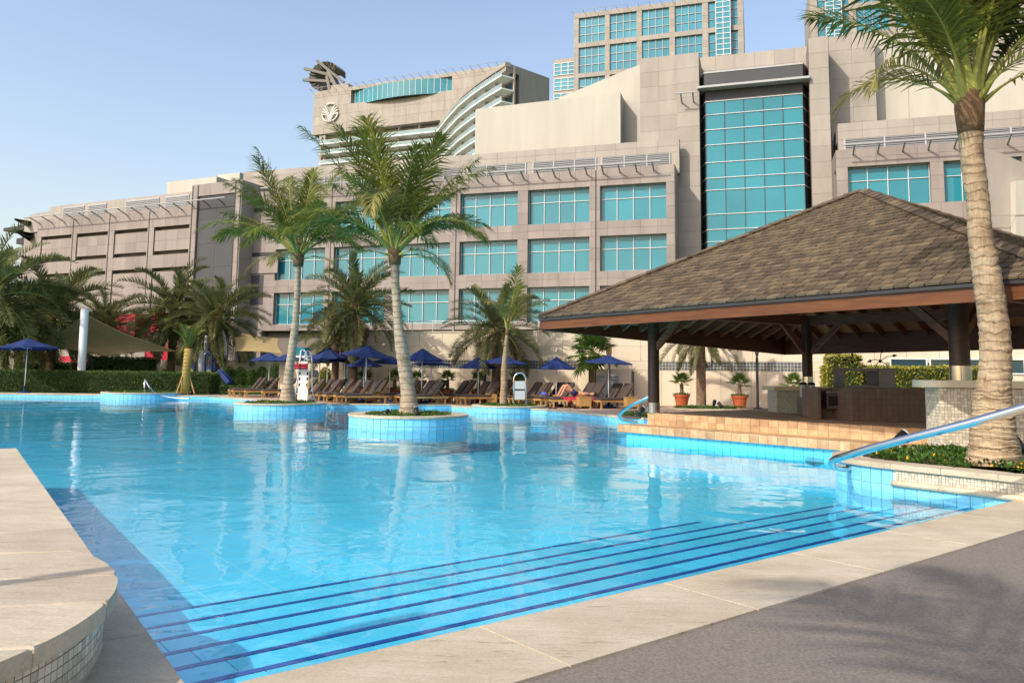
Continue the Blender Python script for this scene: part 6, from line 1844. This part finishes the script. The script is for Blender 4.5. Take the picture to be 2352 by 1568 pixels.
for sy in (-1, 1): trk.tube([(.98, sy*.09, zc_+.11), (.82, sy*.10, zc_+.27)], [.105, .09], 12)
trk.build('swim_trunks', navy, person, True)
mb = MB(); mb.lathe([(.02, -.09), (.075, -.05), (.088, .02), (.06, .07), (.01, .09)], 12); h = mb.build('hair', blackp, person, True); h.matrix_basis = Matrix.Translation((1.775, 0, zc_+.125)) @ Matrix.Rotation(math.radians(70), 4, 'Y')
for sy in (-1, 1):
    for k in range(5):
        base = Vector((1.09, -.075+.02*k, zc_+.235)) if sy < 0 else Vector((1.775, .06-.016*k, zc_+.165))
        mb = MB(); mb.tube([base, base+Vector((-.035, .006, .004)), base+Vector((-.06+.004*abs(k-2), .012, -.012))], [.009, .008, .006], 6); mb.build('finger', skin, person, True)
tw = empty('red_towel'); tw.matrix_basis = Fm; tag(tw, 'red towel spread over the lounger under the sunbather', 'towel')
gm = MB(); nx, ny = 24, 12
vs = []
for i in range(nx+1):
    for j in range(ny+1):
        x = .45 + 1.25*i/nx; y = -.42 + .80*j/ny; z = zc_+.006 + .006*math.sin(x*17)*math.sin(y*9)
        if y < -.29: z -= (-.29-y)*1.35; y = -.305 - .02*math.sin(x*20)
        vs.append((x, y, z))
gm.add(vs, [(i*(ny+1)+j, (i+1)*(ny+1)+j, (i+1)*(ny+1)+j+1, i*(ny+1)+j+1) for i in range(nx) for j in range(ny)])
q = gm.build('cloth', redcloth, tw, True); md = q.modifiers.new('thick', 'SOLIDIFY'); md.thickness = .006
# bundled towel and sandals
stripe = brick_mat('striped_towel', (.75, .78, .82), (.70, .74, .80), (.02, .05, .28), .05, .03, .9); stripe.node_tree.nodes['Brick Texture'].inputs['Mortar Size'].default_value = .012
g = AY(1247, 912, 31.95); tb = empty('bundled_towel', (g.x, 31.95, .65)); tag(tb, 'crumpled blue and white striped towel on a wicker table', 'towel')
mb = MB(); seg = 22; ringsn = 9; vs = []
for i in range(ringsn+1):
    f = i/ringsn; 
    for k in range(seg):
        a = 2*math.pi*k/seg; rr = .19*math.sin(math.pi*(.5+.5*f))*1.0 if i < ringsn else .005
        w_ = 1 + .18*mnoise.noise(Vector((math.cos(a)*1.5, math.sin(a)*1.5, f*3))); vs.append((rr*1.25*w_*math.cos(a), rr*.9*w_*math.sin(a), .14*f*w_))
mb.add(vs, [(i*seg+k, i*seg+(k+1) % seg, (i+1)*seg+(k+1) % seg, (i+1)*seg+k) for i in range(ringsn) for k in range(seg)]); mb.build('cloth', stripe, tb, True)
def sandal(x, y, Y, rz, lb):
    g = AY(x, y, Y); o = empty('sandal', (g.x, Y, .2), rz); tag(o, lb, 'sandal', 'sandals by the pool')
    so = [(.12*math.cos(t)*(1), .042*math.sin(t)*(1+.15*math.cos(t))) for t in [i*.4488 for i in range(14)]]
    MB().prism(so, 0, .028).build('sole', blackp, o)
    mb = MB(); mb.tube([(.02, -.04, .02), (.03, -.02, .07), (.03, .02, .07), (.02, .04, .02)], .016, 6); mb.build('strap', blackp, o)
sandal(1263, 941, 29.7, 1.0, 'black sandal on the pool coping, one of a pair'); sandal(1274, 941, 29.7, .7, 'black sandal on the pool coping, one of a pair')
sandal(1324, 938, 29.9, .2, 'black sandal lying under the wicker table beside the sunbather'); sandal(1330, 938, 29.95, .5, 'black sandal lying under the wicker table beside the sunbather')

# ------------------------------------------------------------ lamp posts and spot lamps
def lamp_post(x, Y, ytop, label, g=None, z=None):
    g = AY(x, 900, Y) if g is None else g; z = AY(x, ytop, Y).z - .2 if z is None else z
    o = empty('lamp_post', (g.x, Y, .2)); tag(o, label, 'lamp post', 'lamp posts by the wall')
    mb = MB(); mb.box(-.15, .15, -.15, .15, 0, .07); mb.tube([(0, 0, .07), (0, 0, z-.75)], .055, 12); mb.tube([(0, 0, z-.75), (0, 0, z-.55)], [.035, .08], 12); mb.build('post', darkmetal, o)
    mb = MB(); mb.lathe([(.07, z-.55), (.12, z-.40), (.13, z-.2), (.115, z)], 16); mb.build('lantern', amber, o, True)
    mb = MB(); mb.lathe([(.118, z), (.118, z+.02), (.02, z+.05)], 16); mb.build('lantern_cap', greymetal, o)
lamp_post(1113, 34.3, 775, 'dark lamp post with amber glass lantern beside the pale date palm')
lamp_post(1399, 32.9, 790, 'dark lamp post with amber lantern behind the fan palm')
lamp_post(1740, 31.3, 778, 'dark lamp post seen under the bar roof')
lamp_post(0, 1.5, 0, 'unseen lamp post added for the shadow band on the round plinth, outside the picture', Vector((-5.3, 1.5, 0)), 4.3)  # added out of view to cast the band of shade across the plinth
def spot(x, y, z, tilt, az, label, s_=1.0, Y=None):
    g = G(x, y, z) if Y is None else AY(x, y, Y); o = empty('spot_lamp', (g.x, g.y, z)); tag(o, label, 'lamp', 'small garden spot lamps')
    d = Vector((math.cos(az)*math.cos(tilt), math.sin(az)*math.cos(tilt), math.sin(tilt))); p = Vector((0, 0, .10*s_))
    mb = MB(); mb.tube([(0, 0, -.05), (0, 0, .08*s_)], .012*s_, 8); mb.build('spike', blackp, o)
    mb = MB(); mb.tube([p - d*.08*s_, p + d*.10*s_], [.035*s_, .055*s_], 14); mb.build('housing', blackp, o, True)
    mb = MB(); mb.tube([p + d*.10*s_, p + d*.115*s_], [.056*s_, .05*s_], 14); mb.build('lens', signboard, o)
spot(2062, 1036, .37, .6, .1, 'black spot lamp in the flower bed pointing up at the large palm', 1.6)
spot(2345, 1052, .37, .9, 2.4, 'black spot lamp at the foot of the large palm trunk', 1.5)
spot(957, 953, .30, 1.0, 2.0, 'small pale spot lamp on the middle planter beside the tall palm', 1.3, 20.9)
spot(885, 951, .27, .5, .5, 'small dark spot lamp among the leaves of the middle planter', 1.2, 21.2)
spot(1470, 958, .23, .7, .3, 'spot lamp in the small flower bed by the handrail', 1.6, 23.8)
spot(1655, 932, .25, .8, 2.6, 'spot lamp at the edge of the oval grass bed', 1.4, 30.0)
spot(1640, 918, .25, .9, 1.0, 'spot lamp beside the date palm trunk near the terracotta pot', 1.4, 31.6)

# ------------------------------------------------------------ lifeguard chair with spine board
Yc = 31.2
lc = empty('lifeguard_chair', (AY(695, 920, Yc).x, Yc, .2)); tag(lc, 'white lifeguard chair with blue green striped canopy and red rescue tubes', 'chair')
ox = lc.location.x
P_ = lambda x, y, dy=0: Vector((AY(x, y, Yc).x - ox, dy, AY(x, y, Yc).z - .2))
strc = brick_mat('striped_canvas', (.01, .20, .17), (.02, .05, .35), (.01, .12, .22), .07, 2.0, .9)
for dy in (-.35, .35):
    mb = MB(); mb.tube([P_(682, 916, dy), P_(690, 862, dy), P_(697, 806, dy), P_(700, 804, dy)], .028, 8); mb.build('front_rail', whitemetal, lc, True)
    mb = MB(); mb.tube([P_(700, 804, dy), P_(709, 808, dy), P_(711.5, 830, dy), P_(712, 898, dy), P_(721, 925, dy)], .025, 8); mb.build('rear_rail', steel, lc, True)
for k, y in enumerate((912, 903, 890, 877, 862, 847)):
    f = (y-806)/(916-806); x = 698-16*f; mb = MB(); mb.bar(P_(x, y, -.36), P_(x, y, .36), .07, .03); mb.build('rung', whitep, lc)
mb = MB(); a, b = P_(678, 819), P_(706, 819); mb.box(a.x, b.x, -.34, .34, a.z-.02, a.z+.03); mb.build('seat', whitep, lc)
mb = MB(); a, b = P_(680, 816), P_(706, 797); vs = []
for i in range(9):
    f = i/8; vs += [(a.x+(b.x-a.x)*f, -.33, b.z - .03*f), (a.x+(b.x-a.x)*f, .33, b.z-.03*f), (a.x+(b.x-a.x)*f*.98, -.33, a.z+.05*math.sin(f*3.1)), (a.x+(b.x-a.x)*f, .33, a.z+.05*math.sin(f*3.1))]
mb.add(vs, [q for i in range(8) for q in ((i*4, i*4+4, i*4+6, i*4+2), (i*4+1, i*4+3, i*4+7, i*4+5), (i*4, i*4+1, i*4+5, i*4+4))]); mb.build('canopy', strc, lc)
sb = empty('spine_board', (AY(694, 920, Yc-.5).x, Yc-.5, .2)); tag(sb, 'white plastic spine board with hand holes leaning on the lifeguard chair', 'rescue board')
h_ = AY(694, 842, Yc-.5).z - .2; w_ = 11/1800*Yc
tiltM = Matrix.Rotation(-.06, 4, 'X')
bd = MB()
bd.box(-w_*.55, w_*.55, 0, .04, .02, .45*h_, tiltM); bd.box(-w_, -w_*.62, 0.002, .042, .05, .44*h_, tiltM); bd.box(w_*.62, w_, .002, .042, .05, .44*h_, tiltM)
for z in (.06, .16, .28, .40): bd.box(-w_*.98, w_*.98, .004, .038, z*h_, (z+.035)*h_, tiltM)
bd.box(-w_, w_, 0, .04, .46*h_, .93*h_, tiltM); bd.box(-w_*.6, w_*.6, .001, .041, .93*h_, 1.14*h_, tiltM)
bd.build('board', whitep, sb)
for sx in (-1, 1):
    for z in (.52, .68, .82): MB().box(sx*w_*.78-.03, sx*w_*.78+.03, -.006, -.001, (z-.04)*h_, (z+.04)*h_, tiltM).build('hand_hole', blackp, sb)
MB().box(w_*.9, w_*1.35, -.05, .03, .42*h_, .62*h_, tiltM).build('strap_pouch', teak, sb)
for k, y in enumerate((838.5, 844.5)):
    p = P_(676, y, -.62); q = P_(716, y, -.62)
    o = empty('rescue_tube', (ox+(p.x+q.x)/2, Yc-.62, .2)); tag(o, ('upper red foam rescue tube strapped across the lifeguard chair', 'lower red foam rescue tube strapped across the lifeguard chair')[k], 'rescue tube')
    L = (q.x-p.x)/2; mb = MB(); mb.tube([(-L, 0, p.z), (-L+.04, 0, p.z), (L-.04, 0, q.z), (L, 0, q.z)], [.04, .06, .06, .04], 12); mb.build('foam', red, o, True)
    mb = MB(); mb.tube([(.02, 0, p.z), (.10, 0, p.z)], .064, 12); mb.build('strap', blackp, o)

# ------------------------------------------------------------ steel pool hoist on the deck planter
Yl = 30.1
pl_ = empty('pool_hoist', (AY(1194, 925, Yl).x, Yl, .25)); tag(pl_, 'steel arched pool hoist with pale back panel and seat panel', 'pool hoist'); ox = pl_.location.x
P_ = lambda x, y, dy=0: Vector((AY(x, y, Yl).x - ox, dy, AY(x, y, Yl).z - .25))
arc = [P_(1180, 932), P_(1180, 880)] + [P_(1194-14*math.cos(math.radians(t)), 872-16*math.sin(math.radians(t))) for t in range(0, 181, 20)] + [P_(1208, 880), P_(1208, 932)]
mb = MB(); mb.tube(arc, .032, 10); mb.build('arch', steel, pl_, True)
for y0, y1 in ((875, 893), (897, 917)):
    a, b = P_(1182, y1), P_(1206, y0); MB().box(a.x, b.x, -.02, .02, a.z, b.z).build('panel', signboard, pl_)

# ------------------------------------------------------------ shade sails and their posts
def sail_post(x0, y0, x1, y1, Y, r_, label):
    a, b = AY(x0, y0, Y), AY(x1, y1, Y); o = empty('sail_post', (a.x, Y, .2)); tag(o, label, 'post', 'white posts of the shade sails')
    mb = MB(); mb.tube([(0, 0, 0), (b.x-a.x, 0, b.z-.2)], r_, 16); q = mb.build('column', whitep, o, True); autosmooth(q.data)
    mb = MB(); mb.tube([(b.x-a.x, 0, b.z-.2), (b.x-a.x, 0, b.z-.17)], r_*1.04, 16); mb.build('cap', greymetal, o)
sail_post(185, 890, 195, 709, 44.5, .21, 'thick white leaning post carrying the peak of the tan sail')
sail_post(388//1, 880, 389, 815, 52, .10, 'slim white post behind the tan sail beside the square hedge')
sail_post(459, 878, 463, 806, 49, .16, 'white post of the rear sail beside the playground')
sail_post(468, 878, 476, 770, 50, .14, 'taller white post of the rear sail beside the playground')
sail_post(430, 897, 430, 838, 40.9, .06, 'thin white pole on the low planter beside the wrapped palm')
def sailcloth(name, pts, sag, label, n=18):
    p = [Vector(q) for q in pts]; c0 = sum(p, Vector())/len(p)
    o = empty(name, (c0.x, c0.y, 0)); tag(o, label, 'shade sail'); off_ = Vector((c0.x, c0.y, 0))
    mb = MB(); vs = []
    for i in range(n+1):
        u = i/n
        for j in range(n+1):
            v = j/n; q = p[0]*(1-u)*(1-v) + p[1]*u*(1-v) + p[2]*u*v + p[3]*(1-u)*v
            e = .5*(u*(1-u)+v*(1-v)) * 4
            cc = sum(p, Vector())/4
            pull = sag*(u*(1-u)*(abs(2*v-1)**2) + v*(1-v)*(abs(2*u-1)**2))*4
            q = q.lerp(cc, pull*.5); vs.append(tuple(q-off_))
    mb.add(vs, [(i*(n+1)+j, (i+1)*(n+1)+j, (i+1)*(n+1)+j+1, i*(n+1)+j+1) for i in range(n) for j in range(n)])
    mb.build('cloth', sail, o, True)
    for k in range(4):
        mb = MB(); a, b = p[k]-off_, p[(k+1) % 4]-off_; pts_ = []
        for i in range(n+1):
            u = i/n; q = p[k].lerp(p[(k+1) % 4], u); cc = sum(p, Vector())/4; pts_.append(tuple(q.lerp(cc, sag*u*(1-u)*4*.5) - off_))
        mb.tube(pts_, .03, 5); mb.build('edge_rope', sail, o)
sailcloth('shade_sail', [AY(197, 722, 45.4), AY(402, 806, 48), AY(250, 818, 47), AY(52, 792, 48)], .30, 'tan shade sail drawn up to a peak beside the thick white post')
sailcloth('shade_sail', [AY(530, 760, 50), AY(640, 778, 49), AY(648, 812, 47), AY(540, 806, 48)], .25, 'flat brown shade sail behind the date palm by the playground')

# ------------------------------------------------------------ playground and wrapped young palm
Yp = 48.5
pg = empty('playground_slide', (AY(470, 880, Yp).x, Yp, .2)); tag(pg, 'blue playground tower with round portholes, arched bar and slide', 'playground'); ox = pg.location.x
P_ = lambda x, y, dy=0: Vector((AY(x, y, Yp).x - ox, dy, AY(x, y, Yp).z - .2))
for a, b in (((430, 838), (445, 868)), ((467, 842), (491, 868))):
    p, q = P_(a[0], b[1]), P_(b[0], a[1]); MB().box(p.x, q.x, 0, .06, p.z, q.z).build('panel', playblue, pg)
    c = (p+q)/2; mb = MB(); mb.tube([(c.x, -.02, c.z), (c.x, .0, c.z)], .18, 18); mb.build('porthole', yellowleaf, pg)
mb = MB(); mb.tube([P_(470, 868), P_(471, 815), P_(478, 807), P_(486, 815), P_(488, 882)], .06, 10); mb.build('arched_bar', playblue, pg, True)
mb = MB(); a, b = P_(506, 853, -.1), P_(534, 881, -.4); mb.bar(a, b, .55, .06); mb.bar(a+Vector((0, -.28, .1)), b+Vector((0, -.28, .1)), .05, .22); mb.bar(a+Vector((0, .28, .1)), b+Vector((0, .28, .1)), .05, .22); mb.build('slide', playblue, pg)
for x in (432, 444, 489, 505): mb = MB(); mb.tube([P_(x, 884, .3), P_(x, 830, .3)], .05, 8); mb.build('leg', playblue, pg)
mb = MB(); a, b = P_(430, 868), P_(505, 868); mb.box(a.x, b.x, .06, 1.1, a.z-.05, a.z); mb.build('platform', playblue, pg)
wrap = M_('burlap_wrap', (.36, .24, .07), .9, var=.3, vscale=20, stretch=(1, 1, 6))
Yw = 40.6; g = AY(425, 893, Yw)
wpalm = empty('wrapped_palm', (g.x, Yw, .28)); tag(wpalm, 'young palm with a burlap wrapped trunk and tied upright fronds', 'palm tree')
hz = AY(425, 800, Yw).z - .28
mb = MB(); mb.tube([(0, 0, 0), (.02, 0, hz*.5), (.08, 0, hz)], [.22, .19, .20], 16); mb.build('wrapped_trunk', wrap, wpalm, True)
for k in range(12):
    mb = MB(); z = .15 + k*hz/12.5; mb.tube([(.212*math.cos(t*.5236)+.06*z/hz*.5, .212*math.sin(t*.5236), z+.05*math.sin(t*.5236)) for t in range(13)], .012, 4); mb.build('binding', yellowleaf, wpalm)
for k in range(16):
    me = frond_mesh(2.0, 84 - (k % 3)*8, 15 + (k % 4)*22, (cocoleaf, topiary, cocodry)[k % 3] if k % 3 != 1 else cocoleaf, 'date', k)
    link('frond', me, wpalm, Matrix.Translation((.08, 0, hz-.25)) @ Matrix.Rotation(k*2.4, 4, 'Z') @ Matrix.Scale(.75 + .1*(k % 3), 4))
for k in range(3):
    a = k*2.1; mb = MB(); mb.bar((.5*math.cos(a), .5*math.sin(a), 0), (.12*math.cos(a), .12*math.sin(a), 1.1), .05, .05); mb.build('stake', teak, wpalm)
